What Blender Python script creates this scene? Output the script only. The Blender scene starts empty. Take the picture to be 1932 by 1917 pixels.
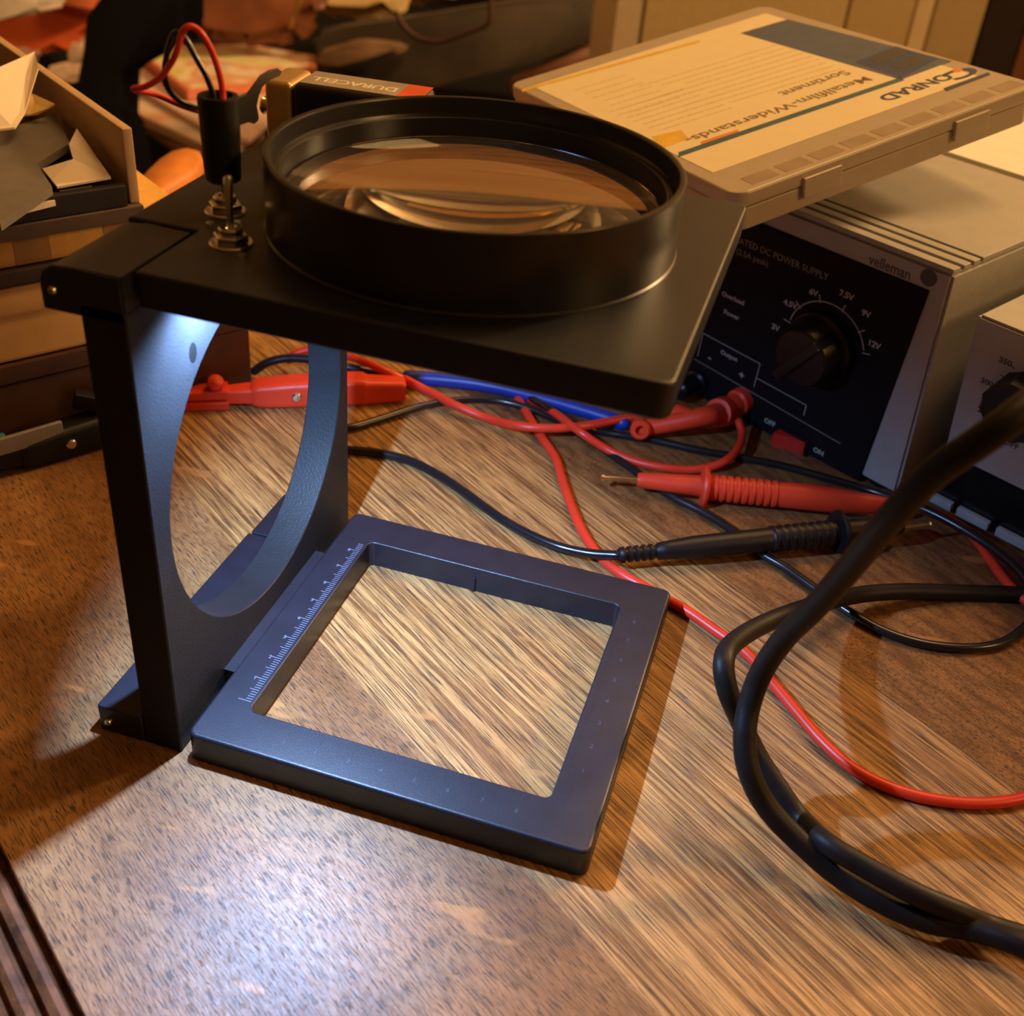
import bpy, bmesh, math, random
from mathutils import Vector, Matrix, noise as mnoise
random.seed(7)
SC = bpy.context.scene
COL = SC.collection
V = Vector
# ------------------------------------------------------------------ camera
CAM = V((0.13931466, -0.19658912, 0.25539758))
RX = V((0.9524827357520701, 0.29472420317750514, 0.0769043701985595))      # right
RY = V((0.2294777533883674, -0.5283189334586065, -0.8174466742540386))     # down
RZ = V((-0.20029128486801434, 0.7962516867238305, -0.5708473111046198))    # forward
FPX = 2133.7

def ray(u, v):
    return RX * ((u - 966) / FPX) + RY * ((v - 958.5) / FPX) + RZ
def W(u, v, z=0.0):
    d = ray(u, v)
    return CAM + d * ((z - CAM.z) / d.z)
def WD(u, v, dist):
    return CAM + ray(u, v).normalized() * dist
def onplane(u, v, p0, n):
    d = ray(u, v)
    return CAM + d * (((p0 - CAM).dot(n)) / d.dot(n))

cam = bpy.data.cameras.new('camera'); camo = bpy.data.objects.new('camera', cam); COL.objects.link(camo)
M = Matrix.Identity(4)
for i in range(3):
    M[i][0] = RX[i]; M[i][1] = -RY[i]; M[i][2] = -RZ[i]; M[i][3] = CAM[i]
camo.matrix_world = M
cam.sensor_width = 36; cam.sensor_fit = 'HORIZONTAL'; cam.lens = FPX / 1932 * 36
cam.clip_start = 0.01; cam.clip_end = 60
cam.dof.use_dof = True; cam.dof.focus_distance = 0.36; cam.dof.aperture_fstop = 17
SC.camera = camo
SC.view_settings.view_transform = 'Standard'; SC.view_settings.look = 'None'
SC.view_settings.exposure = 0.0; SC.view_settings.gamma = 1.0; SC.view_settings.use_curve_mapping = False
try:
    SC.cycles.use_denoising = True
    SC.cycles.max_bounces = 26
    SC.cycles.transmission_bounces = 26
    SC.cycles.glossy_bounces = 10
    SC.cycles.sample_clamp_indirect = 4
except Exception: pass

# ------------------------------------------------------------------ materials
def lin(c):
    return tuple(((x / 255) / 12.92 if x / 255 <= 0.04045 else ((x / 255 + 0.055) / 1.055) ** 2.4) for x in c)
MATS = {}
def mat(name, col, rough=0.5, metal=0.0, var=0.12, scale=120.0, bump=0.0, bscale=900.0, spec=0.5, trans=0.0, coat=0.0, srgb=False, sheen=0.0, sss=0.0):
    if name in MATS: return MATS[name]
    m = bpy.data.materials.new(name); m.use_nodes = True
    nt = m.node_tree; b = nt.nodes['Principled BSDF']
    c = lin(col) if srgb else col
    tc = nt.nodes.new('ShaderNodeTexCoord')
    n = nt.nodes.new('ShaderNodeTexNoise'); n.inputs['Scale'].default_value = scale; n.inputs['Detail'].default_value = 4
    nt.links.new(tc.outputs['Object'], n.inputs['Vector'])
    r = nt.nodes.new('ShaderNodeValToRGB')
    r.color_ramp.elements[0].position = 0.3; r.color_ramp.elements[1].position = 0.7
    r.color_ramp.elements[0].color = (*[x * (1 - var) for x in c], 1)
    r.color_ramp.elements[1].color = (*[min(1, x * (1 + var)) for x in c], 1)
    nt.links.new(n.outputs['Fac'], r.inputs['Fac']); nt.links.new(r.outputs['Color'], b.inputs['Base Color'])
    b.inputs['Roughness'].default_value = rough; b.inputs['Metallic'].default_value = metal
    b.inputs['Specular IOR Level'].default_value = spec
    b.inputs['Transmission Weight'].default_value = trans
    b.inputs['Coat Weight'].default_value = coat
    if sheen: b.inputs['Sheen Weight'].default_value = sheen
    if bump:
        n2 = nt.nodes.new('ShaderNodeTexNoise'); n2.inputs['Scale'].default_value = bscale; n2.inputs['Detail'].default_value = 3
        nt.links.new(tc.outputs['Object'], n2.inputs['Vector'])
        bp = nt.nodes.new('ShaderNodeBump'); bp.inputs['Strength'].default_value = bump; bp.inputs['Distance'].default_value = 0.0004
        nt.links.new(n2.outputs['Fac'], bp.inputs['Height']); nt.links.new(bp.outputs['Normal'], b.inputs['Normal'])
    MATS[name] = m
    return m

def N(nt, t, **kw):
    n = nt.nodes.new(t)
    for k, v in kw.items(): setattr(n, k, v)
    return n
def mth(nt, op, a, b=None, clamp=False):
    n = nt.nodes.new('ShaderNodeMath'); n.operation = op; n.use_clamp = clamp
    for i, x in enumerate((a, b)):
        if x is None: continue
        if isinstance(x, (int, float)): n.inputs[i].default_value = x
        else: nt.links.new(x, n.inputs[i])
    return n.outputs[0]
def mixc(nt, fac, a, b, blend='MIX'):
    n = nt.nodes.new('ShaderNodeMix'); n.data_type = 'RGBA'; n.blend_type = blend
    for s, x in ((n.inputs['Factor'], fac), (n.inputs['A'], a), (n.inputs['B'], b)):
        if isinstance(x, (int, float)): s.default_value = x
        elif isinstance(x, tuple): s.default_value = (*x, 1)
        else: nt.links.new(x, s)
    return n.outputs['Result']
def ramp(nt, x, p0, p1):
    n = nt.nodes.new('ShaderNodeMapRange'); n.inputs[1].default_value = p0; n.inputs[2].default_value = p1
    n.interpolation_type = 'SMOOTHSTEP'
    nt.links.new(x, n.inputs[0]); return n.outputs[0]
def stretched(nt, vec, sx, sy, scale=1.0, detail=3, off=(0, 0, 0), rot=0.0, rough=0.55):
    mp = nt.nodes.new('ShaderNodeMapping'); mp.inputs['Scale'].default_value = (sx, sy, 50)
    mp.inputs['Location'].default_value = off
    if rot:
        r = nt.nodes.new('ShaderNodeMapping'); r.inputs['Rotation'].default_value = (0, 0, rot)
        nt.links.new(vec, r.inputs['Vector']); vec = r.outputs['Vector']
    nt.links.new(vec, mp.inputs['Vector'])
    n = nt.nodes.new('ShaderNodeTexNoise'); n.inputs['Scale'].default_value = scale; n.inputs['Detail'].default_value = detail
    n.inputs['Roughness'].default_value = rough
    nt.links.new(mp.outputs['Vector'], n.inputs['Vector'])
    return n.outputs['Fac']

def oak():
    m = bpy.data.materials.new('oiled_oak'); m.use_nodes = True
    nt = m.node_tree; b = nt.nodes['Principled BSDF']
    tc = nt.nodes.new('ShaderNodeTexCoord'); vec = tc.outputs['Object']
    sp = nt.nodes.new('ShaderNodeSeparateXYZ'); nt.links.new(vec, sp.inputs[0]); y = sp.outputs['Y']
    # plank masks along local y (across the grain)
    wob = mth(nt, 'MULTIPLY', mth(nt, 'SUBTRACT', stretched(nt, vec, 6, 6), 0.5), 0.004)
    yw = mth(nt, 'ADD', y, wob)
    m2 = ramp(nt, yw, 0.0565, 0.0585)                    # second plank starts
    m3 = ramp(nt, yw, 0.198, 0.2005)                     # third plank starts
    # tones
    big = stretched(nt, vec, 9, 30, off=(1, 2, 3))
    streak = stretched(nt, vec, 11, 620, detail=6, rough=0.7)
    fine = stretched(nt, vec, 120, 1500, detail=4, off=(4, 1, 0))
    blot = stretched(nt, vec, 35, 55, off=(9, 3, 1), detail=4)
    # base colours (linear)
    c_a = mixc(nt, ramp(nt, big, 0.3, 0.7), (0.18, 0.074, 0.022), (0.35, 0.170, 0.060))
    c_a = mixc(nt, mth(nt, 'MULTIPLY', ramp(nt, blot, 0.5, 0.75), 0.45), c_a, (0.20, 0.075, 0.022))
    c_b = mixc(nt, ramp(nt, streak, 0.38, 0.60), (0.15, 0.055, 0.014), (0.53, 0.285, 0.092))
    c_b = mixc(nt, mth(nt, 'MULTIPLY', ramp(nt, big, 0.45, 0.75), 0.4), c_b, (0.30, 0.12, 0.035))
    c_c = mixc(nt, ramp(nt, stretched(nt, vec, 60, 260, off=(2, 7, 5), detail=5), 0.35, 0.65), (0.14, 0.052, 0.014), (0.30, 0.130, 0.036))
    col = mixc(nt, m2, c_a, c_b)
    col = mixc(nt, m3, col, c_c)
    mot = ramp(nt, stretched(nt, vec, 170, 420, detail=4, off=(7, 7, 2)), 0.42, 0.66)
    col = mixc(nt, mth(nt, 'MULTIPLY', mot, mth(nt, 'MULTIPLY', mth(nt, 'SUBTRACT', 1.0, m2), 0.4)), col, (0.10, 0.045, 0.018))
    # pores: short dark dashes (plank a, c), long dark lines (plank b)
    pa = ramp(nt, stretched(nt, vec, 190, 2700, detail=2, off=(3, 3, 3), rot=-0.05), 0.555, 0.60)
    pb = ramp(nt, stretched(nt, vec, 55, 3000, detail=3, off=(5, 2, 8), rot=0.02), 0.545, 0.59)
    pc = ramp(nt, stretched(nt, vec, 700, 2300, detail=3, off=(1, 8, 2)), 0.53, 0.64)
    pore = mth(nt, 'ADD', mth(nt, 'MULTIPLY', pa, mth(nt, 'SUBTRACT', 1.0, m2)),
               mth(nt, 'ADD', mth(nt, 'MULTIPLY', mth(nt, 'MULTIPLY', pb, m2), mth(nt, 'SUBTRACT', 1.0, m3)), mth(nt, 'MULTIPLY', pc, m3)))
    pore = mth(nt, 'MULTIPLY', pore, 0.88, True)
    col = mixc(nt, pore, col, (0.035, 0.022, 0.016))
    # light ray flecks crossing the grain
    fl = mth(nt, 'MULTIPLY', ramp(nt, stretched(nt, vec, 90, 26, detail=2, off=(6, 6, 1), rot=0.9), 0.66, 0.72), 0.6)
    col = mixc(nt, fl, col, (0.50, 0.22, 0.06))
    col = mixc(nt, mth(nt, 'MULTIPLY', mth(nt, 'SUBTRACT', fine, 0.5), 0.5, True), col, (0.6, 0.42, 0.24))
    # plank joints
    def joint(y0):
        d = mth(nt, 'ABSOLUTE', mth(nt, 'SUBTRACT', yw, y0)); return mth(nt, 'SUBTRACT', 1.0, ramp(nt, d, 0.0001, 0.0007))
    j = mth(nt, 'MULTIPLY', joint(0.199), 0.6)
    col = mixc(nt, j, col, (0.03, 0.015, 0.008))
    nt.links.new(col, b.inputs['Base Color'])
    rg = mth(nt, 'ADD', mth(nt, 'MULTIPLY', stretched(nt, vec, 300, 700, detail=4), 0.26), 0.30)
    nt.links.new(rg, b.inputs['Roughness'])
    b.inputs['Specular IOR Level'].default_value = 0.42
    h = mth(nt, 'SUBTRACT', mth(nt, 'MULTIPLY', stretched(nt, vec, 500, 1400, detail=5), 0.6), pore)
    bp = nt.nodes.new('ShaderNodeBump'); bp.inputs['Strength'].default_value = 0.55; bp.inputs['Distance'].default_value = 0.00025
    nt.links.new(h, bp.inputs['Height']); nt.links.new(bp.outputs['Normal'], b.inputs['Normal'])
    return m

# ------------------------------------------------------------------ object helpers
MW = {}
def finish(name, bm, m, parent=None, smooth=30.0):
    me = bpy.data.meshes.new(name)
    bmesh.ops.remove_doubles(bm, verts=bm.verts, dist=1e-7)
    bmesh.ops.recalc_face_normals(bm, faces=bm.faces)
    bm.to_mesh(me); bm.free()
    if m is not None:
        for x in (m if isinstance(m, (list, tuple)) else [m]): me.materials.append(x)
    if smooth:
        for p in me.polygons: p.use_smooth = True
        try: me.set_sharp_from_angle(angle=math.radians(smooth))
        except Exception: pass
    o = link(name, me, parent)
    if smooth and smooth <= 40:
        wn = o.modifiers.new('weighted_normal', 'WEIGHTED_NORMAL'); wn.keep_sharp = True; wn.weight = 80
    return o
def link(name, me, parent=None):
    o = bpy.data.objects.new(name, me); COL.objects.link(o)
    if parent is not None:
        o.parent = parent; MW[o] = MW[parent]
        me.transform(MW[parent].inverted())
    else:
        # put the origin at the base centre of the mesh
        xs = [v.co for v in me.vertices]
        if xs:
            c = V(((min(p.x for p in xs) + max(p.x for p in xs)) / 2, (min(p.y for p in xs) + max(p.y for p in xs)) / 2, min(p.z for p in xs)))
            me.transform(Matrix.Translation(-c)); o.location = c; MW[o] = Matrix.Translation(c)
    return o
def thing(name, label, cat, loc=(0, 0, 0), group=None, mw=None):
    o = bpy.data.objects.new(name, None); COL.objects.link(o); o.empty_display_size = 0.02
    mw = mw or Matrix.Translation(V(loc)); o.matrix_world = mw; MW[o] = mw.copy()
    return tag(o, label, cat, group)
def tag(o, label, cat, group=None, kind=None):
    o['label'] = label; o['category'] = cat
    if group: o['group'] = group
    if kind: o['kind'] = kind
    return o
def struct(o):
    o['kind'] = 'structure'; return o

def add_box(bm, x0, x1, y0, y1, z0, z1, mw=None, bev=0.0, seg=2):
    vs = [bm.verts.new((x, y, z)) for z in (z0, z1) for y in (y0, y1) for x in (x0, x1)]
    idx = [(0, 2, 3, 1), (4, 5, 7, 6), (0, 1, 5, 4), (2, 6, 7, 3), (0, 4, 6, 2), (1, 3, 7, 5)]
    fs = [bm.faces.new([vs[i] for i in f]) for f in idx]
    allv = set(vs)
    if bev:
        es = set(e for f in fs for e in f.edges)
        r = bmesh.ops.bevel(bm, geom=list(es), offset=bev, segments=seg, affect='EDGES', profile=0.5)
        allv = set(v for v in vs if v.is_valid) | set(r['verts'])
    if mw is not None:
        for v in allv:
            if v.is_valid: v.co = mw @ v.co
    return bm
def box(name, x0, x1, y0, y1, z0, z1, m, parent=None, mw=None, bev=0.0, seg=2, smooth=30):
    return finish(name, add_box(bmesh.new(), x0, x1, y0, y1, z0, z1, mw, bev, seg), m, parent, smooth)
def loops_mesh(bm, loops, cap0=True, cap1=True, closed=False, mw=None):
    L = []
    for lp in loops:
        L.append([bm.verts.new((mw @ V(p)) if mw is not None else V(p)) for p in lp])
    n = len(L[0]); k = len(L)
    for i in range(k - 1 if not closed else k):
        a = L[i]; b = L[(i + 1) % k]
        for j in range(n):
            bm.faces.new((a[j], a[(j + 1) % n], b[(j + 1) % n], b[j]))
    if not closed:
        if cap0: bm.faces.new(list(reversed(L[0])))
        if cap1: bm.faces.new(L[-1])
    return bm
def rrect(x0, x1, y0, y1, r, n=6):
    pts = []
    for cx, cy, a0 in ((x1 - r, y1 - r, 0), (x0 + r, y1 - r, 90), (x0 + r, y0 + r, 180), (x1 - r, y0 + r, 270)):
        for i in range(n + 1):
            a = math.radians(a0 + 90 * i / n); pts.append((cx + r * math.cos(a), cy + r * math.sin(a)))
    return pts
def slab_loops(x0, x1, y0, y1, z0, z1, r, bev, n=6, bb=None):
    """stacked loops of a plate with rounded corners and rounded rims"""
    bb = bev if bb is None else bb
    out = []
    def lp(ins, z): out.append([(a, b, z) for a, b in rrect(x0 + ins, x1 - ins, y0 + ins, y1 - ins, max(r - ins, 1e-4), n)])
    for i in range(4):
        a = math.radians(90 * i / 3); lp(bb * (1 - math.sin(a)), z0 + bb * (1 - math.cos(a)))
    for i in range(4):
        a = math.radians(90 * i / 3); lp(bev * (1 - math.cos(a)), z1 - bev * (1 - math.sin(a)))
    return out
def catmull(pts, sub=8):
    P = [V(p) for p in pts]; P = [P[0] * 2 - P[1]] + P + [P[-1] * 2 - P[-2]]
    out = []
    for i in range(1, len(P) - 2):
        p0, p1, p2, p3 = P[i - 1:i + 3]
        for k in range(sub):
            t = k / sub
            out.append(0.5 * ((2 * p1) + (-p0 + p2) * t + (2 * p0 - 5 * p1 + 4 * p2 - p3) * t * t + (-p0 + 3 * p1 - 3 * p2 + p3) * t ** 3))
    out.append(P[-2].copy())
    return out
def add_tube(bm, pts, r, seg=14, sub=8, smooth=True, caps=True):
    P = catmull(pts, sub) if smooth else [V(p) for p in pts]
    n = len(P)
    rad = (lambda i: r) if not callable(r) else (lambda i: r(i / (n - 1)))
    T = [(P[min(i + 1, n - 1)] - P[max(i - 1, 0)]).normalized() for i in range(n)]
    up = V((0, 0, 1)) if abs(T[0].z) < 0.9 else V((1, 0, 0))
    nrm = (up - T[0] * up.dot(T[0])).normalized()
    loops = []
    def ring(c, t, nn, rr):
        bn = t.cross(nn); return [c + (nn * math.cos(2 * math.pi * j / seg) + bn * math.sin(2 * math.pi * j / seg)) * rr for j in range(seg)]
    fr = []
    for i in range(n):
        nrm = (nrm - T[i] * nrm.dot(T[i])).normalized(); fr.append(nrm.copy())
    if caps:
        for a in (80, 50, 25):
            s = math.sin(math.radians(a)); c = math.cos(math.radians(a)); loops.append(ring(P[0] - T[0] * rad(0) * s, T[0], fr[0], rad(0) * c))
    for i in range(n): loops.append(ring(P[i], T[i], fr[i], rad(i)))
    if caps:
        for a in (25, 50, 80):
            s = math.sin(math.radians(a)); c = math.cos(math.radians(a)); loops.append(ring(P[-1] + T[-1] * rad(n - 1) * s, T[-1], fr[-1], rad(n - 1) * c))
    return loops_mesh(bm, loops)
def tube(name, pts, r, m, parent=None, **kw):
    return finish(name, add_tube(bmesh.new(), pts, r, **kw), m, parent, smooth=60)
def frame_to(p, axis, up=None):
    z = V(axis).normalized(); u = V(up) if up is not None else (V((0, 0, 1)) if abs(z.z) < 0.9 else V((1, 0, 0)))
    x = u.cross(z)
    if x.length < 1e-6: x = V((1, 0, 0)).cross(z)
    x.normalize(); y = z.cross(x)
    M = Matrix.Identity(4)
    for i in range(3): M[i][0] = x[i]; M[i][1] = y[i]; M[i][2] = z[i]; M[i][3] = p[i]
    return M
def add_lathe(bm, prof, mw=None, seg=64, cap0=True, cap1=True):
    """prof: list of (radius, z)"""
    loops = [[(r * math.cos(2 * math.pi * j / seg), r * math.sin(2 * math.pi * j / seg), z) for j in range(seg)] for r, z in prof]
    return loops_mesh(bm, loops, cap0, cap1, mw=mw)
def lathe(name, prof, m, parent=None, mw=None, seg=64, cap0=True, cap1=True, smooth=40):
    return finish(name, add_lathe(bmesh.new(), prof, mw, seg, cap0, cap1), m, parent, smooth)
def prism(bm, poly, h, mw=None, z0=0.0):
    a = [(x, y, z0) for x, y in poly]; b = [(x, y, z0 + h) for x, y in poly]
    return loops_mesh(bm, [a, b], mw=mw)
def text(name, s, size, mw, m, parent, depth=0.00006, align='LEFT', sx=1.0, bold=0.0):
    cu = bpy.data.curves.new(name, 'FONT'); cu.body = s; cu.size = size; cu.extrude = depth; cu.align_x = align
    cu.resolution_u = 3; cu.offset = bold
    o = bpy.data.objects.new(name + '_tmp', cu); COL.objects.link(o)
    bpy.context.view_layer.update()
    me = bpy.data.meshes.new_from_object(o.evaluated_get(bpy.context.evaluated_depsgraph_get()))
    bpy.data.objects.remove(o)
    me.transform(Matrix.Diagonal((sx, 1, 1, 1))); me.transform(mw)
    me.materials.clear(); me.materials.append(m); me.name = name
    return link(name, me, parent)
def join_into(name, objs, parent):
    """merge freshly built lettering meshes into one printed part"""
    bm = bmesh.new()
    m = objs[0].data.materials[0]
    for o in objs:
        t = bmesh.new(); t.from_mesh(o.data)
        me = bpy.data.meshes.new('t'); t.to_mesh(me); t.free(); me.transform(MW[o] if o.parent else MW[o]); bm.from_mesh(me)
        bpy.data.meshes.remove(me); bpy.data.objects.remove(o)
    me = bpy.data.meshes.new(name); bm.to_mesh(me); bm.free(); me.materials.append(m)
    return link(name, me, parent)

# ------------------------------------------------------------------ shared materials
BLK = mat('black_satin_plastic', (0.007, 0.006, 0.007), rough=0.42, spec=0.35, bump=0.25, bscale=2500, var=0.1)
BLKT = mat('black_textured_plastic', (0.011, 0.012, 0.020), rough=0.38, bump=0.16, bscale=3200, var=0.15)
BLKG = mat('black_gloss_plastic', (0.006, 0.006, 0.007), rough=0.32, var=0.05, spec=0.35)
STEEL = mat('nickel_steel', (0.75, 0.70, 0.62), rough=0.22, metal=1.0, var=0.05)
REDP = mat('red_pvc', (0.70, 0.040, 0.016), rough=0.38, var=0.06, spec=0.45)
REDH = mat('red_hard_plastic', (0.74, 0.050, 0.016), rough=0.42, var=0.06, bump=0.1, bscale=1500)
BPVC = mat('black_pvc', (0.010, 0.010, 0.012), rough=0.24, var=0.1)
BRUB = mat('black_rubber', (0.013, 0.010, 0.009), rough=0.5, var=0.2, bump=0.15, bscale=900, spec=0.2)
WHT = mat('white_print', (0.34, 0.34, 0.33), rough=0.6)

# ------------------------------------------------------------------ table (local x along the grain, local y across it)
dd = V((0.82, -0.572, 0)).normalized(); nn = V((-dd.y, dd.x, 0))
TM = Matrix.Identity(4)
for i in range(3): TM[i][0] = dd[i]; TM[i][1] = nn[i]; TM[i][2] = (0, 0, 1)[i]
def TL(a, b, z=0.0): return dd * a + nn * b + V((0, 0, z))
OAK = oak()
table = thing('oak_table', 'brown oak table with a grooved rim and dark grain, carrying the magnifier and cables', 'table', mw=Matrix.Translation((0, 0, -0.74)) @ TM)
def tpart(name, bm, m):
    me = bpy.data.meshes.new(name); bmesh.ops.recalc_face_normals(bm, faces=bm.faces); bm.to_mesh(me); bm.free(); me.materials.append(m)
    me.transform(Matrix.Translation((0, 0, 0.74)))
    o = bpy.data.objects.new(name, me); COL.objects.link(o); o.parent = table; MW[o] = MW[table]; return o
X0, X1, Y1 = -0.46, 0.80, 0.50
# profile across the left rim: grooves and rounded nose
prof = [(Y1, 0), (-0.0534, 0), (-0.0537, -0.0003), (-0.0540, -0.0040), (-0.0540, -0.030), (Y1, -0.030)]
bm = bmesh.new()
loops_mesh(bm, [[(X0, y, z) for y, z in prof], [(X1, y, z) for y, z in prof]])
tpart('table_top', bm, OAK)
prof = [(-0.0541, -0.0034), (-0.0556, -0.0034), (-0.0563, -0.0012), (-0.0580, -0.0006), (-0.0600, -0.0012), (-0.0606, -0.0034), (-0.0622, -0.0034), (-0.0627, -0.0012), (-0.0645, -0.0008),
        (-0.0662, -0.0014), (-0.0668, -0.0034), (-0.0680, -0.0034), (-0.0686, -0.0014), (-0.0760, -0.0020), (-0.0820, -0.0060), (-0.0850, -0.0130), (-0.0840, -0.0260), (-0.0800, -0.0300), (-0.0541, -0.0300)]
bm = bmesh.new()
loops_mesh(bm, [[(X0, y, z) for y, z in prof], [(X1, y, z) for y, z in prof]])
tpart('edge_moulding', bm, mat('reddish_oak_moulding', (0.11, 0.040, 0.012), rough=0.65, spec=0.25, var=0.6, scale=160, bump=0.4, bscale=900))
for ax, ay in ((X0 + 0.05, -0.03), (X1 - 0.1, -0.03), (X0 + 0.05, Y1 - 0.09), (X1 - 0.1, Y1 - 0.09)):
    bm = bmesh.new(); add_box(bm, ax, ax + 0.05, ay, ay + 0.05, -0.74, -0.03, bev=0.004); tpart('leg', bm, OAK)

# ------------------------------------------------------------------ folding magnifier
RIG = mat('white_engraving', (0.10, 0.13, 0.30), rough=0.5)
mag = thing('stand_magnifier', 'black folding stand magnifier with large round lens, standing lit on the oak table', 'magnifier', loc=(0.05, 0.06, 0))
H0 = 0.0102
def frame_plate(name, out, inn, z0, z1, ro, ri, bev, m, parent):
    loops = []
    def lp(rect, ins, z, r, sgn=1): loops.append([(a, b, z) for a, b in rrect(rect[0] + ins, rect[1] - ins, rect[2] + ins, rect[3] - ins, max(r, 2e-4), 6)])
    lp(out, 0.0004, z0, ro - 0.0004); lp(out, 0, z0 + 0.0004, ro)
    for i in range(5):
        a = math.radians(90 * i / 4); ins = bev * (1 - math.cos(a)); lp(out, ins, z1 - bev * (1 - math.sin(a)), ro - ins)
    b2 = 0.0006
    for i in range(4):
        a = math.radians(90 * (3 - i) / 3); ins = -b2 * (1 - math.cos(a)); lp(inn, ins, z1 - b2 * (1 - math.sin(a)), ri - ins)
    lp(inn, 0, z0, ri)
    bm = bmesh.new(); loops_mesh(bm, loops, closed=True)
    return finish(name, bm, m, parent, 35)
base = frame_plate('base_frame', (0, 0.12, 0, 0.12), (0.01244, 0.10484, 0.01474, 0.10490), 0, H0, 0.0030, 0.0022, 0.0011, BLKT, mag)
# small rib in the middle of the far inner wall
finish('locating_rib', add_box(bmesh.new(), 0.0515, 0.0527, 0.1042, 0.1052, 0.0, 0.0060, bev=0.0002), BLKT, mag)
# base hinge block behind the upright, tongue under it
bm = bmesh.new(); loops_mesh(bm, slab_loops(-0.0298, -0.0150, 0.0008, 0.0935, 0.0, 0.0098, 0.0009, 0.0006, 3))
add_box(bm, -0.0150, 0.0006, 0.0275, 0.0925, 0.0002, 0.01019)
finish('base_hinge_block', bm, BLKT, mag)
bm = bmesh.new(); loops_mesh(bm, slab_loops(-0.0292, -0.0148, 0.0942, 0.1205, 0.0, 0.0098, 0.0009, 0.0006, 3))
finish('hinge_knuckle', bm, BLKT, mag)
for (x, y, z) in ((-0.0262, 0.0006, 0.0046), (-0.0212, 0.0016, 0.1424)):
    lathe('hinge_pin', [(0.0001, -0.0011), (0.0008, -0.0010), (0.0012, -0.0004), (0.0012, 0.0012)], STEEL, mag, frame_to(V((x, y, z)), (0, 1, 0)), 20)
# upright with round opening
def upright():
    cy, cz, r = 0.0618, 0.0719, 0.0530
    y0, y1, z0, z1 = 0.0012, 0.1208, 0.0, 0.1402
    n = 96; bm = bmesh.new()
    def sq(a):
        c, s = math.cos(a), math.sin(a)
        ts = []
        if c > 1e-9: ts.append((y1 - cy) / c)
        if c < -1e-9: ts.append((y0 - cy) / c)
        if s > 1e-9: ts.append((z1 - cz) / s)
        if s < -1e-9: ts.append((z0 - cz) / s)
        t = min(ts); return (cy + c * t, cz + s * t)
    angs = [2 * math.pi * i / n for i in range(n)]
    for cyy, czz in ((y1, z1), (y0, z1), (y0, z0), (y1, z0)): angs.append(math.atan2(czz - cz, cyy - cy) % (2 * math.pi))
    angs = sorted(set(round(a, 9) for a in angs))
    xa, xb, e = -0.0148, -0.0030, 0.0003
    circ = lambda x, rr: [(x, cy + rr * math.cos(a), cz + rr * math.sin(a)) for a in angs]
    def outl(x, ins):
        o = []
        for a in angs:
            y, z = sq(a); o.append((x, min(max(y, y0 + ins), y1 - ins), min(max(z, z0 + ins), z1 - ins)))
        return o
    loops_mesh(bm, [circ(xb - e, r), circ(xb, r + e), outl(xb, 0.0004), outl(xb - 0.0004, 0), outl(xa + 0.0004, 0), outl(xa, 0.0004), circ(xa, r + e), circ(xa + e, r)], closed=True)
    return bm
up = finish('upright_panel', upright(), mat('black_matte_plastic', (0.010, 0.011, 0.013), rough=0.5, bump=0.3, bscale=1400, spec=0.3), mag, 35)
# flat disc with the shade of a screw hole put into its colour
lathe('screw_hole_disc', [(0.0017, 0.0), (0.0017, 0.00008), (0.0001, 0.00009)], mat('hole_shade', (0.002, 0.002, 0.002), rough=0.9, spec=0.05), mag,
      frame_to(onplane(364, 665, V((-0.003, 0, 0)), V((1, 0, 0))) , (1, 0, 0)) @ Matrix.Diagonal((1, 1.6, 1, 1)), 32, cap0=False)
# top ears (part of the upright): near ear with rounded back
ear = [(-0.0032, 0.1372), (-0.0032, 0.1489), (-0.0150, 0.1489), (-0.0205, 0.1484), (-0.0235, 0.1464), (-0.0246, 0.1436), (-0.0246, 0.1372)]
def ear_bm(ya, yb):
    bm = bmesh.new(); mwx = Matrix(((1, 0, 0, 0), (0, 0, 1, 0), (0, 1, 0, 0), (0, 0, 0, 1)))
    loops_mesh(bm, [[(x, ya, z) for x, z in ear], [(x, yb, z) for x, z in ear]])
    es = [e for e in bm.edges if abs(e.verts[0].co.y - e.verts[1].co.y) < 1e-6]
    bmesh.ops.bevel(bm, geom=es, offset=0.0005, segments=2, affect='EDGES')
    return bm
finish('hinge_ear', ear_bm(0.0012, 0.0314), BLKT, mag)
# top plate with hinge tab
pb = [(-0.0023, 0.0053), (0.1193, 0.0053), (0.1193, 0.1206), (-0.0212, 0.1206), (-0.0212, 0.0324), (-0.0023, 0.0324)]
def plate_loop(ins, z):
    rr = [0.0012, 0.0035, 0.0035, 0.0015, 0.0004, 0.0003]
    n = len(pb); out = []
    # inset polygon
    ip = []
    for i in range(n):
        p = V((*pb[i], 0)); a = V((*pb[i - 1], 0)); b = V((*pb[(i + 1) % n], 0))
        d1 = (p - a).normalized(); d2 = (b - p).normalized()
        n1 = V((-d1.y, d1.x, 0)); n2 = V((-d2.y, d2.x, 0)); ip.append(p + (n1 + n2) * ins)
    for i in range(n):
        p = ip[i]; d1 = (p - ip[i - 1]).normalized(); d2 = (ip[(i + 1) % n] - p).normalized(); r = max(rr[i] - ins, 0.0001)
        a = p - d1 * r; b = p + d2 * r
        for k in range(7):
            t = k / 6; q = a * (1 - t) ** 2 + p * 2 * t * (1 - t) + b * t * t; out.append((q.x, q.y, z))
    return out
RC = V((0.0565, 0.0651, 0)); ZP0, ZP1 = 0.1403, 0.1491
bm = bmesh.new()
n_h = 96
b = 0.0008; loops = [plate_loop(0.0022, ZP1 - 0.0022), plate_loop(0.0022, ZP0 + 0.0002)]
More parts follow.
